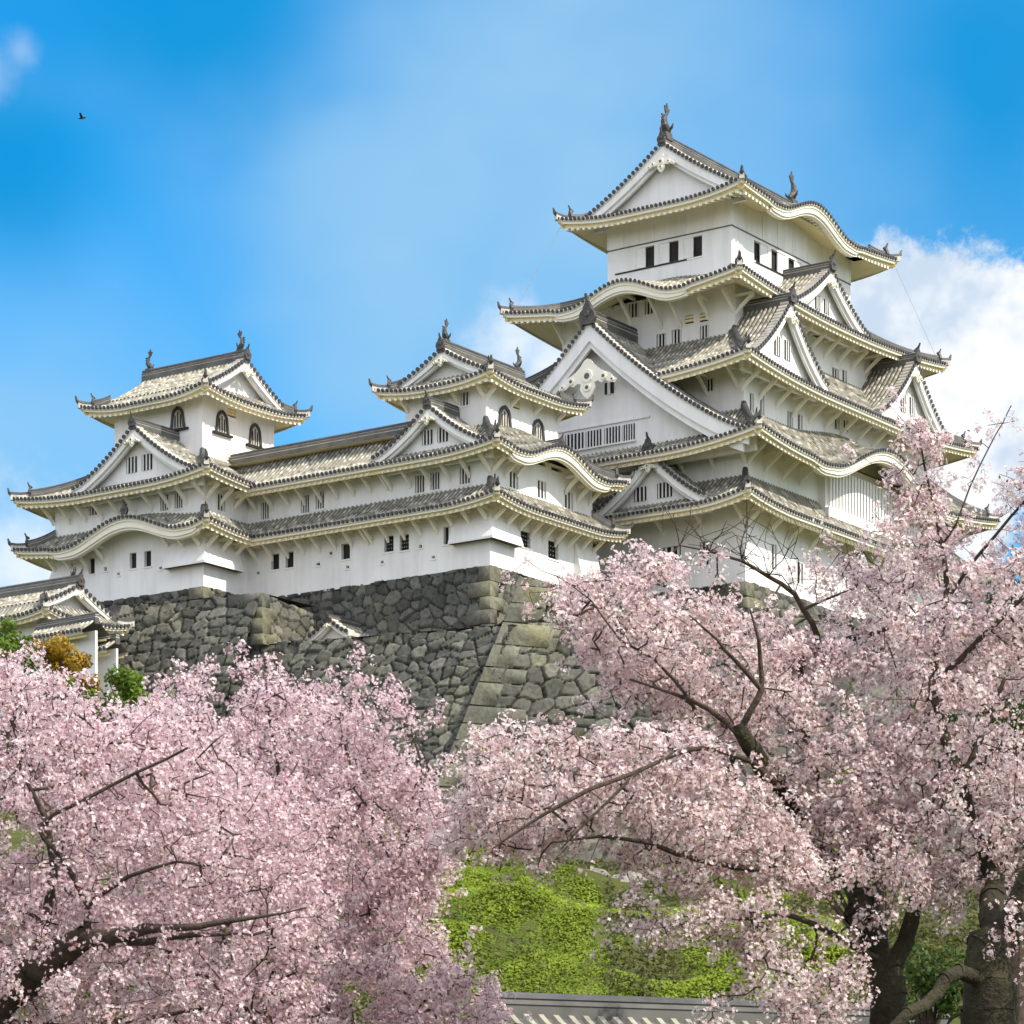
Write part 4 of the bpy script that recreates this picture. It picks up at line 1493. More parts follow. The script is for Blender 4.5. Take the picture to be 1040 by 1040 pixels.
def shrub(name, label, cat, blobs, mat, seed, leaf, dens, group=None):
    """blobs: (column, row, depth, radius m); stems reach the ground"""
    r = np.random.default_rng(seed)
    c0 = at(*blobs[0][:3])
    P, N, T = [], [], []
    for px, py, d, R in blobs:
        c = at(px, py, d)
        lobes = max(4, int(R * 7))
        for k in range(lobes):
            lc = c + rand_dirs(1, r)[0] * R * r.random() ** 0.4 * np.array([1, 1, 0.8]) * 0.8
            lr = R * (0.22 + 0.25 * r.random())
            n = int(dens * lr * lr)
            u = rand_dirs(n, r)
            P.append(lc + u * (lr * (0.55 + 0.5 * r.random(n)))[:, None])
            nn = u + 0.7 * rand_dirs(n, r)
            N.append(nn / np.linalg.norm(nn, axis=1, keepdims=True))
            T.append(np.clip(0.25 + 0.5 * r.random() + 0.35 * (r.random(n) - 0.5), 0, 1))
    P, N, T = np.concatenate(P), np.concatenate(N), np.concatenate(T)
    gz = terrain_h(np.array([c0[0]]), np.array([c0[1]]))[0]
    m = MB()
    base = np.array([c0[0], c0[1], gz - 0.3])
    top = c0
    rr = 0.05 * (top[2] - base[2]) ** 0.6
    m.tube([base, base * 0.5 + top * 0.5 + np.array([0.1, 0, 0]), top], [rr * 1.3, rr, rr * 0.5], 7, BARK)
    for px, py, d, R in blobs:
        c = at(px, py, d)
        for k in range(5):
            e = c + rand_dirs(1, r)[0] * R * 0.7
            m.tube([base * 0.45 + top * 0.55, (base * 0.3 + top * 0.7) * 0.5 + e * 0.5, e], [rr * 0.5, rr * 0.3, rr * 0.12], 5, BARK)
    o = bpy.data.objects.new(name, None)
    COL.objects.link(o)
    tag(o, label, cat, group)
    m.build('stem', o)
    v, q = leaf_quads(P, N, np.full(len(P), leaf), r)
    np_mesh('foliage', v, [q], [mat], attr=np.repeat(T, 4), parent=o)
    return o


# lime green cover on the bank
r = np.random.default_rng(70)
n = 190000
pxs = r.uniform(430, 860, n)
ds = r.uniform(74, 106, n)
px_x = (pxs - 520) / FOC * ds
gz = terrain_h(px_x, ds)
dens = vnoise(px_x * 0.55 + 40, ds * 0.40, 95) * 0.6 + vnoise(px_x * 1.7 + 40, ds * 1.2, 96) * 0.4
keepm = dens + 0.22 * np.clip((650 - pxs) / 90, 0, 1) + 0.10 * np.clip(1 - np.abs(pxs - 730) / 60, 0, 1) + 0.10 * (r.random(n) - 0.5) > 0.45 + 0.5 * np.clip((ds - 95 - 3 * dens) / 5, 0, 1)
P = np.stack([px_x, ds, gz + 0.02 + 0.42 * np.clip(dens - 0.35, 0, 1) * r.random(n)], -1)[keepm]
N = rand_dirs(len(P), r) * 0.7 + np.array([0, -0.45, 0.8])
N /= np.linalg.norm(N, axis=1, keepdims=True)
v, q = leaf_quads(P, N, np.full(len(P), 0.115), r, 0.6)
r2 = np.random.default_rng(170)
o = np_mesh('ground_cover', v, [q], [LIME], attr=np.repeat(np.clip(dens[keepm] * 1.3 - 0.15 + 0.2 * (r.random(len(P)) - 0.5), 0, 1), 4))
tag(o, 'bright lime green ground cover on the bank above the tiled wall', 'ground cover', kind='stuff')
# duller undergrowth over the rest of the bank
n = 230000
pxs = r2.uniform(60, 1330, n)
ds = r2.uniform(72, 112, n)
ux = (pxs - 520) / FOC * ds
gz = terrain_h(ux, ds)
d2 = vnoise(ux * 0.7 + 20, ds * 0.5 + 3, 97) * 0.6 + vnoise(ux * 2.1 + 20, ds * 1.5, 98) * 0.4
ok = (d2 + 0.3 * (r2.random(n) - 0.5) > 0.40) & ~((pxs > 440) & (pxs < 615) & (ds < 98) & (r2.random(n) < 0.93)) & ~((pxs > 690) & (pxs < 770) & (r2.random(n) < 0.7))
P = np.stack([ux, ds, gz + 0.02 + 0.5 * np.clip(d2 - 0.3, 0, 1) * r2.random(n)], -1)[ok]
N = rand_dirs(len(P), r2) * 0.8 + np.array([0, -0.45, 0.7])
N /= np.linalg.norm(N, axis=1, keepdims=True)
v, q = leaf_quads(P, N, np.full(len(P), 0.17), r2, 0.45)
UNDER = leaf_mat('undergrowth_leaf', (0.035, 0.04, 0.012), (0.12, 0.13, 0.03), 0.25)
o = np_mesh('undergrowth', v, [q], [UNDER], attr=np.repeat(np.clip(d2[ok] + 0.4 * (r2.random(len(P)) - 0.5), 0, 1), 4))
tag(o, 'dull olive undergrowth and dry grass on the slope behind the cherry trunks', 'undergrowth', kind='stuff')
# boulders on top of the bank
r = np.random.default_rng(71)
for i, (px, py, w, lab) in enumerate(((603, 912, 0.95, 'pale boulder at the top of the green bank, left of two'), (637, 918, 1.0, 'dark angular boulder at the top of the green bank, right of two'))):
    m = MB()
    c = at(px, py, 99)
    rows = []
    for a in np.linspace(-math.pi / 2, math.pi / 2, 9):
        row = []
        for t in np.linspace(0, 2 * math.pi, 15):
            k = 1 + 0.22 * math.sin(3 * t + i) * math.cos(a) + 0.18 * math.cos(5 * t + 2 * a + i)
            row.append((c[0] + w * k * math.cos(a) * math.cos(t), c[1] + w * k * math.cos(a) * math.sin(t), c[2] + w * 0.9 * k * math.sin(a)))
        rows.append(row)
    m.grid(rows, noisy_mat('boulder_stone', (0.16, 0.14, 0.13), (0.34, 0.31, 0.29), 2.0, 0.9, 0.6))
    tag(m.build('boulder'), lab, 'boulder')
# rubble retaining wall behind the bank
a0, a1 = at(500, 890, 108), at(1000, 890, 116)
stone_wall('low rubble retaining wall along the top of the green bank',
           [stone_face(np.array([a0[0], a0[1], 10.0]), np.array([a1[0], a1[1], 10.5]), np.array([a0[0], a0[1] + 1.2, 15.5]), np.array([a1[0], a1[1] + 1.2, 16.0]), seed=81, res=0.14)])

shrub('yellow_shrub', 'yellow-leaved small tree below the turret at the left', 'shrub', [(62, 672, 172, 1.7), (82, 690, 171, 1.3), (50, 660, 173, 1.2)], YELLOW, 31, 0.28, 420)
shrub('green_shrub', 'dark green shrub beneath the yellow-leaved tree', 'shrub', [(48, 692, 168, 1.0), (62, 698, 168, 0.9)], GREEN_LT, 32, 0.26, 420)
shrub('green_shrub', 'olive green shrub at the foot of the bastion', 'shrub', [(128, 700, 170, 1.5), (105, 715, 169, 1.3), (145, 712, 170, 1.2)], GREEN_LT, 33, 0.26, 420)
shrub('green_shrub', 'green tree top at the left edge in front of the turret', 'shrub', [(8, 648, 172, 1.3), (20, 665, 171, 1.4), (-8, 660, 171, 1.5)], GREEN_LT, 34, 0.26, 420)
shrub('evergreen_tree', 'evergreen tree glimpsed through the blossom at the right edge', 'tree', [(1030, 760, 70, 1.9), (1050, 690, 72, 1.8), (1000, 800, 70, 1.5)], GREEN_DK, 35, 0.16, 900)
shrub('evergreen_tree', 'evergreen shrub glimpsed between the middle cherry limbs', 'tree', [(893, 850, 62, 1.1), (840, 790, 62, 1.2), (800, 860, 62, 0.9)], GREEN_LT, 36, 0.14, 900)
shrub('evergreen_tree', 'dark evergreen tree behind the tallest cherry sprays at the right edge', 'tree', [(1000, 690, 95, 2.4), (1040, 640, 96, 2.4), (975, 735, 95, 2.0), (1060, 720, 95, 2.5)], GREEN_DK, 38, 0.2, 600)
shrub('evergreen_shrub', 'dark leafy shrub between the two cherry trunks', 'shrub', [(940, 985, 44, 0.75), (925, 1030, 44, 0.7), (965, 1020, 44, 0.7)], GREEN_DK, 37, 0.10, 2200)
# bird
bd = at(83, 120, 120)
m = MB()
m.tube([bd + np.array([-0.13, 0, -0.02]), bd, bd + np.array([0.12, 0.02, 0.03]), bd + np.array([0.17, 0.02, 0.03])], [0.01, 0.045, 0.03, 0.008], 7, WOOD)
o = m.build('bird')
tag(o, 'small dark bird flying in the open sky at upper left', 'bird')
w = MB()
for sg in (-1, 1):
    w.box8([tuple(bd + np.array(k)) for k in ((-0.05, sg * 0.02, 0.01), (0.05, sg * 0.02, 0.01), (0.0, sg * 0.22, 0.12), (-0.07, sg * 0.22, 0.12),
                                               (-0.05, sg * 0.02, 0.025), (0.05, sg * 0.02, 0.025), (0.0, sg * 0.22, 0.13), (-0.07, sg * 0.22, 0.13))], WOOD)
w.build('wing', o)
# ------------------------------------------------------------------ cherry trees
PETAL_PINK = leaf_mat('pink_petal', (0.66, 0.44, 0.50), (0.96, 0.86, 0.875), 0.46)
PETAL_PALE = leaf_mat('pale_pink_petal', (0.69, 0.49, 0.51), (0.96, 0.895, 0.885), 0.46)
CALYX = noisy_mat('red_brown_calyx', (0.17, 0.07, 0.065), (0.25, 0.12, 0.09), 4, 0.8, 0)
YOUNG_LEAF = leaf_mat('young_bronze_leaf', (0.10, 0.10, 0.015), (0.24, 0.26, 0.03))


def fl_template():
    v = [(0, 0, -0.22)]
    q = []
    for k in range(5):
        a = 2 * math.pi * k / 5
        for da, r, z in ((-0.50, 0.66, 0.10), (0, 1.0, 0.20), (0.50, 0.66, 0.10)):
            v.append((r * math.cos(a + da), r * math.sin(a + da), z))
        b = 1 + 3 * k
        q.append((0, b, b + 1, b + 2))
    return np.array(v), np.array(q)


FV, FQ = fl_template()


def in_poly(x, y, poly):
    inside = np.zeros(len(x), bool)
    n = len(poly)
    for i in range(n):
        x0, y0 = poly[i]
        x1, y1 = poly[(i + 1) % n]
        c = ((y0 > y) != (y1 > y)) & (x < (x1 - x0) * (y - y0) / ((y1 - y0) + 1e-9) + x0)
        inside ^= c
    return inside


def crown_points(masses, r):
    """masses: (outline in the photo, nearest depth, farthest depth, clumps per square metre); each mass bulges in depth towards its middle"""
    out = []
    for poly, d0, d1, dens in masses:
        poly = [np.array(p, float) for p in poly]
        xs, ys = [p[0] for p in poly], [p[1] for p in poly]
        dm = (d0 + d1) / 2
        A = (max(xs) - min(xs)) * (max(ys) - min(ys)) * (dm / FOC) ** 2
        n = int(A * dens)
        x, y = r.uniform(min(xs), max(xs), n), r.uniform(min(ys), max(ys), n)
        k = in_poly(x, y, poly)
        x, y = x[k], y[k]
        edge = np.full(len(x), 1e9)          # distance to the outline: thinner towards the rim
        for i in range(len(poly)):
            a, b = poly[i], poly[(i + 1) % len(poly)]
            t = np.clip(((x - a[0]) * (b[0] - a[0]) + (y - a[1]) * (b[1] - a[1])) / (((b - a) ** 2).sum() + 1e-9), 0, 1)
            edge = np.minimum(edge, np.hypot(x - a[0] - t * (b[0] - a[0]), y - a[1] - t * (b[1] - a[1])))
        thick = np.clip(edge / 90, 0.15, 1) ** 0.5
        cl = 0.6 * vnoise(x / 75 + 50, y / 60 + 50, int(r.integers(1e6))) + 0.4 * vnoise(x / 28 + 50, y / 24 + 50, int(r.integers(1e6)))
        keep_ = r.random(len(x)) < np.clip((cl - 0.22) * 3.2, 0.08, 1)
        d = dm + (r.random(len(x)) - 0.5) * (d1 - d0) * thick
        P = np.stack([(x - 520) / FOC * d, d, (HOR - y) / FOC * d], -1)
        out.append(P[keep_])
        # loose sprays standing out of the rim
        for i in range(len(poly)):
            a, b = poly[i], poly[(i + 1) % len(poly)]
            L = np.linalg.norm(b - a)
            k = r.poisson(L * 0.05 * min(1.0, dens / 200))
            if k == 0 or L < 1:
                continue
            nn = np.array([b[1] - a[1], a[0] - b[0]]) / L
            mid = (a + b) / 2 + nn * 3
            if in_poly(np.array([mid[0]]), np.array([mid[1]]), poly)[0]:
                nn = -nn
            t = r.random(k)
            o = np.abs(r.normal(size=k)) * 13
            xx, yy = a[0] + (b[0] - a[0]) * t + nn[0] * o, a[1] + (b[1] - a[1]) * t + nn[1] * o
            dd = dm + (r.random(k) - 0.5) * 0.5 * (d1 - d0)
            out.append(np.stack([(xx - 520) / FOC * dd, dd, (HOR - yy) / FOC * dd], -1))
    return np.concatenate(out)


def cherry_tree(label, limbs, masses, seed, petal, bark, group, flowers=(24, 40), clump=0.125, fsize=0.0205, bare=(), leaves=0.0, twig=0.0035):
    """limbs: polylines of (column, row, depth, radius), the first starts at the foot of the trunk; the crown's clumps are joined to them by twigs"""
    r = np.random.default_rng(seed)
    pos, par, rad = [], [], []

    def add(p, parent, rr):
        pos.append(np.array(p, float))
        par.append(parent)
        rad.append(rr)
        return len(pos) - 1
    guide = []
    for li, limb in enumerate(limbs):
        pts = [np.append(at(px, py, d), rr) for px, py, d, rr in limb]
        fine = []
        for i in range(len(pts) - 1):
            m_ = max(2, int(np.linalg.norm(pts[i + 1][:3] - pts[i][:3]) / 0.22))
            for t in np.linspace(0, 1, m_, endpoint=False):
                p0, p1 = pts[max(i - 1, 0)], pts[i]
                p2, p3 = pts[i + 1], pts[min(i + 2, len(pts) - 1)]
                fine.append(0.5 * ((2 * p1) + (-p0 + p2) * t + (2 * p0 - 5 * p1 + 4 * p2 - p3) * t * t + (-p0 + 3 * p1 - 3 * p2 + p3) * t ** 3))
        fine.append(pts[-1])
        for i, p in enumerate(fine[1:-1], 1):
            p[:3] += r.normal(size=3) * min(0.03, p[3] * 0.25)
        if li == 0:
            prev = add(fine[0][:3], -1, fine[0][3])
        else:
            prev = int(np.argmin([np.linalg.norm(q - fine[0][:3]) for q in pos]))
            prev = add(fine[0][:3], prev, fine[0][3])
        for p in fine[1:]:
            prev = add(p[:3], prev, max(p[3], 0.006))
    n_guide = len(pos)
    fixed = rad[:]
    C = crown_points(masses, r)
    G = np.array(pos)
    d0 = np.array([np.min(((G - c) ** 2).sum(1)) for c in C])
    C = C[np.argsort(d0)]
    cap = n_guide + len(C) * 14 + 2000
    PA = np.zeros((cap, 3))
    PA[:n_guide] = G
    tips = []
    step = 0.20
    lim = np.array(limbs[0][0][3])
    for c in C:
        n = len(pos)
        dv = PA[:n] - c
        dd = (dv * dv).sum(1)
        dd[:n_guide] *= np.where(np.array(fixed) > 0.12, 2.0, 0.9)
        j = int(np.argmin(dd))
        a = pos[j]
        L = np.linalg.norm(c - a)
        k = min(12, int(L / step))
        bend = r.normal(size=3) * 0.10 * L + np.array([0, 0, -0.08 * L])
        prev = j
        for i in range(1, k + 1):
            t = i / (k + 1)
            p = a + (c - a) * t + bend * math.sin(math.pi * t) * 0.6 + r.normal(size=3) * 0.012
            prev = add(p, prev, 0)
            PA[prev] = p
        prev = add(c, prev, 0)
        PA[prev] = c
        tips.append(prev)
    blossoms_from = set(tips)
    # bare twigs
    bare_tips = []
    for (px, py, d, l, spread, count) in bare:
        o0 = at(px, py, d)
        j = int(np.argmin(((PA[:len(pos)] - o0) ** 2).sum(1)))
        for k in range(count):
            prev = j
            p = pos[j].copy()
            v = np.array([r.normal() * spread, r.normal() * 0.4, 0.8 + 0.4 * r.random()])
            v /= np.linalg.norm(v)
            ln = l * (0.5 + 0.6 * r.random())
            m_ = max(3, int(ln / 0.10))
            for i in range(m_):
                v = v + r.normal(size=3) * 0.24 + np.array([0, 0, 0.05])
                v /= np.linalg.norm(v)
                p = p + v * ln / m_
                prev = add(p, prev, 0)
                PA[prev] = p
                if r.random() < 0.35:
                    q = p.copy()
                    w = v + r.normal(size=3) * 0.75
                    pr = prev
                    for _ in range(int(r.integers(2, 5))):
                        q = q + w / np.linalg.norm(w) * 0.07
                        pr = add(q, pr, 0)
                        PA[pr] = q
    n = len(pos)
    P = PA[:n]
    P[:n_guide] = G
    acc = np.zeros(n)
    kids = np.zeros(n, int)
    for i in range(n - 1, -1, -1):
        if acc[i] == 0:
            acc[i] = twig ** 2.4
        if par[i] >= 0:
            acc[par[i]] += acc[i]
            kids[par[i]] += 1
    R = acc ** (1 / 2.4)
    R = np.minimum(R, 0.05)
    R[:n_guide] = np.maximum(np.array(fixed), 0.004)
    # bark mesh: a tapering tube along every segment
    vs, qs, nb = [], [], 0
    tr_v, tr_q, tb = [], [], 0
    ang = {k: (np.cos(np.arange(k) * 2 * np.pi / k), np.sin(np.arange(k) * 2 * np.pi / k)) for k in (3, 5, 10)}
    for i in range(n):
        j = par[i]
        if j < 0:
            continue
        a, b = P[j], P[i]
        ra, rb = R[j], R[i]
        if i >= n_guide and j < n_guide:
            ra = min(ra, rb * 1.35)
        t = b - a
        l = np.linalg.norm(t)
        if l < 1e-5:
            continue
        t /= l
        u = np.array([0, 0, 1.0]) if abs(t[2]) < 0.9 else np.array([1.0, 0, 0])
        s = np.cross(t, u)
        s /= np.linalg.norm(s)
        w = np.cross(s, t)
        k = 10 if max(ra, rb) > 0.05 else (5 if max(ra, rb) > 0.012 else 3)
        ca, sa = ang[k]
        e = t * rb * (0.6 if rb > 0.05 else 0.3)
        ring = np.concatenate([a + ra * (ca[:, None] * s + sa[:, None] * w) - e, b + rb * (ca[:, None] * s + sa[:, None] * w) + e])
        q = [(m_, (m_ + 1) % k, k + (m_ + 1) % k, k + m_) for m_ in range(k)]
        if i < n_guide and max(ra, rb) > 0.05:
            tr_v.append(ring)
            tr_q.append(np.array(q) + tb)
            tb += 2 * k
        else:
            vs.append(ring)
            qs.append(np.array(q) + nb)
            nb += 2 * k
    root = bpy.data.objects.new('cherry_tree', None)
    COL.objects.link(root)
    tag(root, label, 'tree', group)
    np_mesh('trunk', np.concatenate(tr_v), [np.concatenate(tr_q)], [bark], parent=root, smooth=True)
    np_mesh('branches', np.concatenate(vs), [np.concatenate(qs)], [BARK], parent=root, smooth=True)
    # blossom: puffs of five-petalled flowers round the twig ends, and some along the twigs
    cen = [P[i] for i in tips]
    extra = [i for i in range(n_guide, n) if R[i] < 0.009 and i not in blossoms_from and r.random() < 0.22 and not bare]
    extra = extra[:int(len(tips) * 0.6)]
    cen = np.array(cen + [P[i] for i in extra])
    nf = r.integers(flowers[0], flowers[1], len(cen))
    nf[len(tips):] //= 2
    cen0 = cen
    npuff = r.integers(2, 5, len(cen0))     # every clump is a few round umbels
    pid = np.repeat(np.arange(len(cen0)), npuff)
    off = rand_dirs(len(pid), r) * (clump * (0.35 + 0.75 * r.random(len(pid))))[:, None]
    cen = cen0[pid] + off
    nf = np.maximum(4, (nf[pid] / 3.0 * (0.7 + 0.6 * r.random(len(pid)))).astype(int))
    cid = np.repeat(np.arange(len(cen)), nf)
    m = len(cid)
    sz = (clump * 0.50 * (0.75 + 0.5 * r.random(len(cen))))[cid]
    u = rand_dirs(m, r)
    rr = 0.72 + 0.38 * r.random(m)
    squash = (0.85 + 0.3 * r.random((len(cen), 3)))[cid]
    pos_f = cen[cid] + u * (sz * rr)[:, None] * squash
    nrm = u + 0.45 * rand_dirs(m, r) + np.array([0.0, -0.10, 0.10])
    nrm /= np.linalg.norm(nrm, axis=1, keepdims=True)
    t1 = np.cross(nrm, rand_dirs(m, r))
    t1 /= np.linalg.norm(t1, axis=1, keepdims=True) + 1e-9
    t2 = np.cross(nrm, t1)
    fs = fsize * (0.65 + 0.6 * r.random(m))
    V = pos_f[:, None, :] + fs[:, None, None] * (FV[None, :, 0:1] * t1[:, None, :] + FV[None, :, 1:2] * t2[:, None, :] + FV[None, :, 2:3] * nrm[:, None, :])
    Q = (FQ[None] + (np.arange(m) * len(FV))[:, None, None]).reshape(-1, 4)
    tone_c = np.clip(0.55 + 0.32 * r.normal(size=len(cen)) * 0.7, 0, 1)[cid]
    tone = np.clip(tone_c + 0.22 * r.normal(size=m), 0, 1)
    np_mesh('blossom', V.reshape(-1, 3), [Q], [petal], attr=np.repeat(tone, len(FV)), parent=root)
    # flower stalks
    sd = rand_dirs(m, r) * 0.0017
    b0 = cen[cid] + u * (sz * 0.12)[:, None]
    e0 = pos_f - nrm * (fs * 0.2)[:, None]
    ST = np.stack([b0 - sd, b0 + sd, e0 + sd * 1.3, e0 - sd * 1.3], 1)
    np_mesh('flower_stalks', ST.reshape(-1, 3), [np.arange(4 * m).reshape(m, 4)], [CALYX], parent=root)
    if leaves:
        k = int(m * leaves)
        ii = r.integers(0, len(cen), k)
        lp = cen[ii] + rand_dirs(k, r) * 0.10
        v, q = leaf_quads(lp, rand_dirs(k, r), np.full(k, 0.045), r, 0.45)
        np_mesh('young_leaves', v, [q], [YOUNG_LEAF], attr=np.repeat(r.random(k), 4), parent=root)
    return root, m


GR = 'cherry trees in blossom'
tot = 0
# left: one near tree, one a little farther back
_, k = cherry_tree('deep pink cherry tree in full blossom filling the lower left corner',
    [[(-70, 1420, 29.5, 0.34), (-50, 1180, 29.3, 0.30), (-20, 1040, 29.0, 0.24), (30, 985, 28.8, 0.17), (85, 958, 28.5, 0.11), (150, 945, 28.2, 0.05), (250, 934, 28.0, 0.02), (310, 922, 28, 0.006)],
     [(30, 985, 28.8, 0.07), (48, 935, 28.7, 0.05), (55, 880, 28.6, 0.045), (45, 830, 28.6, 0.03), (20, 780, 28.6, 0.015)],
     [(85, 958, 28.5, 0.04), (88, 920, 28.4, 0.035), (60, 865, 28.3, 0.025), (40, 840, 28.3, 0.02), (110, 800, 28.2, 0.018), (190, 760, 28.0, 0.012)],
     [(88, 920, 28.4, 0.03), (130, 890, 28.2, 0.022), (180, 875, 28.0, 0.012)],
     [(110, 955, 28.4, 0.04), (150, 955, 28.4, 0.035), (200, 950, 28.3, 0.026), (245, 948, 28.3, 0.008)],
     [(-20, 1040, 29, 0.2), (-60, 900, 29.6, 0.12), (-30, 780, 29.8, 0.06), (10, 700, 30, 0.025)],
     [(-20, 1040, 29, 0.10), (60, 1045, 29.2, 0.05), (170, 1030, 29.4, 0.02), (260, 1015, 29.6, 0.006)]],
    [([(-80, 700), (-20, 668), (20, 662), (60, 690), (100, 716), (150, 730), (220, 752), (275, 800), (320, 860), (335, 950), (320, 1120), (-80, 1120)], 27.9, 31.5, 280)],
    101, PETAL_PINK, BARK, GR)
tot += k
_, k = cherry_tree('pink cherry tree against the front stone wall, left of the green bank',
    [[(330, 1420, 34.8, 0.18), (325, 1180, 34.6, 0.144), (315, 1060, 34.3, 0.108), (300, 980, 34.1, 0.072), (300, 900, 33.9, 0.048), (290, 820, 33.7, 0.03), (275, 740, 33.5, 0.02), (270, 690, 33.5, 0.008)],
     [(315, 1060, 34.3, 0.072), (360, 960, 33.9, 0.048), (400, 880, 33.5, 0.03), (430, 800, 33.3, 0.02), (420, 750, 33.3, 0.0096)],
     [(300, 980, 34.1, 0.048), (240, 900, 34.1, 0.03), (200, 800, 34.1, 0.024), (180, 720, 34.1, 0.0096)],
     [(325, 1180, 34.6, 0.06), (380, 1080, 33.9, 0.035), (420, 1030, 33.4, 0.02), (445, 1000, 33.2, 0.008)],
     [(400, 880, 33.5, 0.021), (360, 790, 33.3, 0.016), (345, 730, 33.3, 0.008)]],
    [([(310, 790), (440, 780), (470, 850), (450, 900), (330, 960), (300, 880)], 32.0, 34.6, 170),
     ([(110, 750), (150, 716), (172, 700), (215, 694), (250, 692), (290, 702), (340, 708), (378, 738), (398, 776), (430, 802), (455, 830), (470, 850), (452, 890), (436, 920), (442, 960),
       (462, 985), (500, 1010), (515, 1040), (530, 1120), (140, 1120)], 31.7, 35.5, 262),
     ([(320, 950), (440, 940), (470, 985), (515, 1020), (535, 1075), (320, 1100)], 31.8, 33.4, 190),
     ([(335, 705), (350, 684), (392, 694), (440, 716), (446, 745), (420, 770), (390, 750), (370, 730)], 31.9, 33.2, 75), ([(150, 712), (162, 676), (215, 668), (262, 656), (284, 672), (300, 700), (250, 692), (190, 696)], 32, 33.4, 75)],
    102, PETAL_PINK, BARK, GR)
tot += k
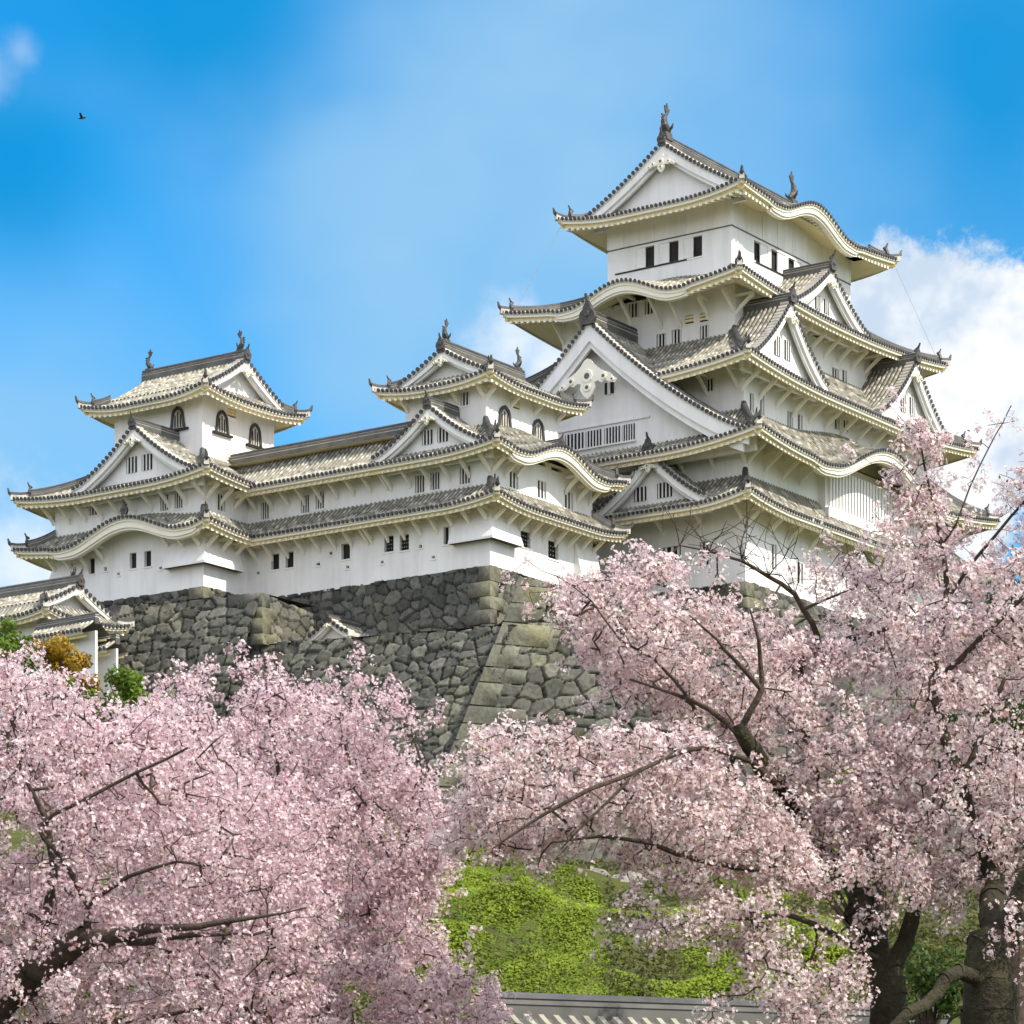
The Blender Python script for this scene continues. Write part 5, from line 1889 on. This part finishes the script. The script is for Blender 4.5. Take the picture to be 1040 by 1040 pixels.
# right: the forked tree with the mossy trunk
_, k = cherry_tree('pale cherry tree with a dark forked trunk, right of the green bank',
    [[(912, 1420, 30.3, 0.2736), (908, 1150, 30.2, 0.216), (902, 1040, 30.0, 0.18), (898, 985, 30.0, 0.1584), (886, 945, 30.2, 0.1368), (862, 895, 30.6, 0.1116), (832, 850, 30.8, 0.1008), (800, 812, 30.6, 0.1008),
      (778, 780, 29.9, 0.0936), (762, 755, 29.1, 0.0792), (752, 740, 29.0, 0.0648)],
     [(752, 742, 29.0, 0.036), (770, 712, 28.9, 0.0324), (773, 690, 28.9, 0.027), (770, 650, 28.8, 0.018), (762, 620, 28.8, 0.009)],
     [(773, 700, 28.9, 0.027), (745, 670, 28.7, 0.0198), (728, 650, 28.6, 0.0144), (700, 625, 28.5, 0.0072)],
     [(790, 800, 29.9, 0.034), (765, 775, 29.2, 0.028), (730, 762, 28.8, 0.024), (700, 762, 28.6, 0.022), (650, 782, 28.3, 0.019), (600, 802, 28.0, 0.0216), (550, 828, 27.9, 0.0162), (500, 862, 27.8, 0.009)],
     [(650, 782, 28.2, 0.018), (600, 830, 28.0, 0.0126), (570, 862, 28.0, 0.0072)],
     [(832, 850, 30.8, 0.036), (790, 880, 29.0, 0.036), (720, 876, 28.7, 0.0288), (660, 856, 28.5, 0.0234), (610, 850, 28.4, 0.0144), (560, 856, 28.3, 0.009)],
     [(780, 790, 29.2, 0.0324), (740, 735, 29.4, 0.0324), (700, 710, 29.4, 0.0198), (640, 690, 29.3, 0.0108)],
     [(700, 710, 29.4, 0.018), (665, 670, 29.3, 0.0144), (630, 650, 29.2, 0.0108), (600, 610, 29.2, 0.0081), (565, 585, 29.2, 0.0054)],
     [(880, 935, 29.8, 0.072), (850, 860, 30.4, 0.0576), (822, 760, 30.6, 0.0432), (812, 690, 30.6, 0.036), (818, 662, 30.6, 0.036)],
     [(818, 662, 30.6, 0.036), (832, 655, 30.5, 0.0342), (824, 632, 30.4, 0.0288), (806, 604, 30.3, 0.0252), (780, 585, 30.2, 0.0216), (752, 570, 30.1, 0.0162), (720, 560, 30.0, 0.0117), (690, 554, 30, 0.0063)],
     [(818, 662, 30.6, 0.036), (850, 652, 30.6, 0.036), (885, 643, 30.6, 0.027), (908, 634, 30.6, 0.0225), (914, 610, 30.6, 0.0144), (913, 585, 30.6, 0.0072)],
     [(818, 618, 30.4, 0.018), (845, 606, 30.4, 0.0126), (870, 596, 30.4, 0.0063)],
     [(902, 1000, 30, 0.1008), (918, 955, 30.1, 0.0864), (930, 915, 30.2, 0.072), (938, 880, 30.3, 0.0432), (950, 830, 30.4, 0.0315), (970, 780, 30.4, 0.0162)],
     [(895, 975, 30, 0.0432), (850, 950, 29.4, 0.0324), (800, 930, 29.0, 0.027), (740, 935, 28.7, 0.0162), (690, 930, 28.6, 0.0072)]],
    [([(468, 812), (484, 738), (520, 738), (560, 752), (600, 760), (640, 742), (690, 735), (740, 760), (800, 830), (850, 900), (800, 905), (760, 900), (700, 905), (640, 880), (590, 878), (540, 880),
       (500, 872), (455, 870), (450, 840)], 27.9, 30.4, 315),
     ([(560, 600), (600, 588), (640, 575), (665, 585), (700, 602), (745, 622), (790, 640), (850, 660), (900, 690), (930, 760), (920, 860), (850, 880), (800, 800), (740, 745), (690, 725), (650, 722),
       (618, 690), (590, 650)], 28.7, 31.5, 300),
     ([(520, 562), (548, 556), (572, 580), (596, 600), (590, 625), (560, 605), (535, 585)], 28.9, 29.6, 75),
     ([(640, 560), (655, 552), (690, 570), (730, 585), (720, 612), (660, 600)], 29.2, 30.2, 192),
     ([(790, 592), (850, 560), (880, 575), (870, 600), (800, 612)], 30.0, 30.8, 70), ([(868, 590), (905, 576), (925, 600), (900, 625), (870, 615)], 30.2, 31, 157),
     ([(780, 640), (860, 645), (900, 660), (890, 690), (800, 680)], 30, 31.2, 175),
     ([(825, 878), (870, 862), (932, 868), (945, 915), (900, 938), (870, 925), (830, 930)], 28.3, 29.5, 150),
     ([(640, 905), (700, 900), (760, 905), (800, 930), (760, 962), (700, 955), (650, 960), (620, 935)], 28.0, 29.6, 200),
     ([(745, 975), (800, 950), (860, 940), (872, 1000), (850, 1060), (700, 1070), (700, 1030), (770, 1010)], 27.8, 30, 210)],
    103, PETAL_PALE, BARK_MOSSY, GR, bare=[(752, 570, 30.1, 0.62, 0.6, 6), (780, 585, 30.2, 0.75, 0.5, 6), (720, 560, 30, 0.5, 0.7, 5), (695, 555, 30, 0.4, 0.9, 4), (806, 604, 30.3, 0.8, 0.5, 3), (870, 596, 30.4, 0.5, 0.4, 3)],
    leaves=0.015)
tot += k
# far right: the thick trunk whose limbs climb the edge of the picture
_, k = cherry_tree('cherry tree with the thick mossy trunk at the right edge, tallest sprays against the sky',
    [[(1015, 1420, 28.6, 0.3588), (1010, 1150, 28.5, 0.2964), (1003, 1040, 28.4, 0.2574), (1006, 985, 28.4, 0.2184), (1012, 945, 28.5, 0.156), (1004, 880, 29.6, 0.085), (975, 800, 29.2, 0.0663), (952, 720, 29.6, 0.0468),
      (946, 690, 29.7, 0.039), (955, 650, 29.8, 0.03276), (962, 600, 29.8, 0.0306), (958, 560, 29.9, 0.0234), (948, 515, 30, 0.0162), (938, 470, 30, 0.0108), (932, 430, 30, 0.0054)],
     [(948, 695, 29.7, 0.036), (975, 668, 29.6, 0.0306), (1005, 640, 29.5, 0.027), (1045, 600, 29.3, 0.0234), (1090, 570, 29.2, 0.018)],
     [(961, 610, 29.8, 0.0216), (985, 575, 29.7, 0.018), (1010, 545, 29.6, 0.0162), (1045, 505, 29.5, 0.0126), (1080, 480, 29.4, 0.0072)],
     [(956, 555, 29.9, 0.0126), (972, 530, 29.8, 0.0108), (985, 495, 29.8, 0.009), (1004, 455, 29.8, 0.0072), (1018, 430, 29.8, 0.0054), (1027, 412, 29.8, 0.0036)],
     [(1012, 950, 28.5, 0.1248), (1045, 900, 28.3, 0.0936), (1070, 820, 28.3, 0.0702), (1060, 720, 28.4, 0.039), (1050, 650, 28.5, 0.027)],
     [(1004, 1010, 28.4, 0.078), (975, 985, 28.0, 0.0663), (948, 1010, 27.8, 0.0585), (925, 1030, 27.6, 0.0546), (890, 1060, 27.4, 0.039)],
     [(975, 800, 29.2, 0.039), (1000, 740, 29.2, 0.0315), (1020, 690, 29.2, 0.018)]],
    [([(905, 735), (925, 700), (910, 660), (960, 650), (1010, 640), (1050, 620), (1100, 620), (1110, 960), (1060, 960), (1040, 900), (1000, 905), (960, 940), (930, 900),
       (880, 870), (850, 840), (870, 790)], 28.5, 31.2, 220),
     ([(905, 660), (915, 600), (930, 560), (955, 540), (985, 565), (1010, 560), (1040, 545), (1100, 540), (1100, 630), (1010, 650)], 28.8, 30.8, 110),
     ([(840, 572), (868, 552), (905, 545), (920, 600), (862, 626)], 29.8, 30.8, 85),
     ([(850, 600), (905, 570), (1000, 575), (1060, 560), (1060, 700), (960, 720), (870, 690)], 31.4, 33.5, 120),
     ([(905, 470), (925, 415), (945, 430), (955, 480), (962, 530), (975, 560), (940, 580), (925, 540), (910, 510)], 29.6, 30.4, 150),
     ([(880, 525), (905, 520), (930, 545), (925, 570), (890, 555)], 29.5, 30.2, 105),
     ([(985, 455), (1000, 430), (1012, 470), (1000, 500), (982, 500)], 29.6, 30.0, 52), ([(1012, 425), (1028, 408), (1036, 424), (1024, 445)], 29.6, 30.0, 59),
     ([(1020, 500), (1050, 460), (1090, 455), (1100, 540), (1040, 550)], 29.0, 30, 150),
     ([(890, 600), (930, 590), (935, 650), (900, 660)], 29.4, 30.2, 105),
     ([(1020, 940), (1070, 900), (1090, 1000), (1050, 1010)], 27.6, 28.4, 122)],
    104, PETAL_PALE, BARK_MOSSY, GR, leaves=0.02)
tot += k
print('flowers', tot)
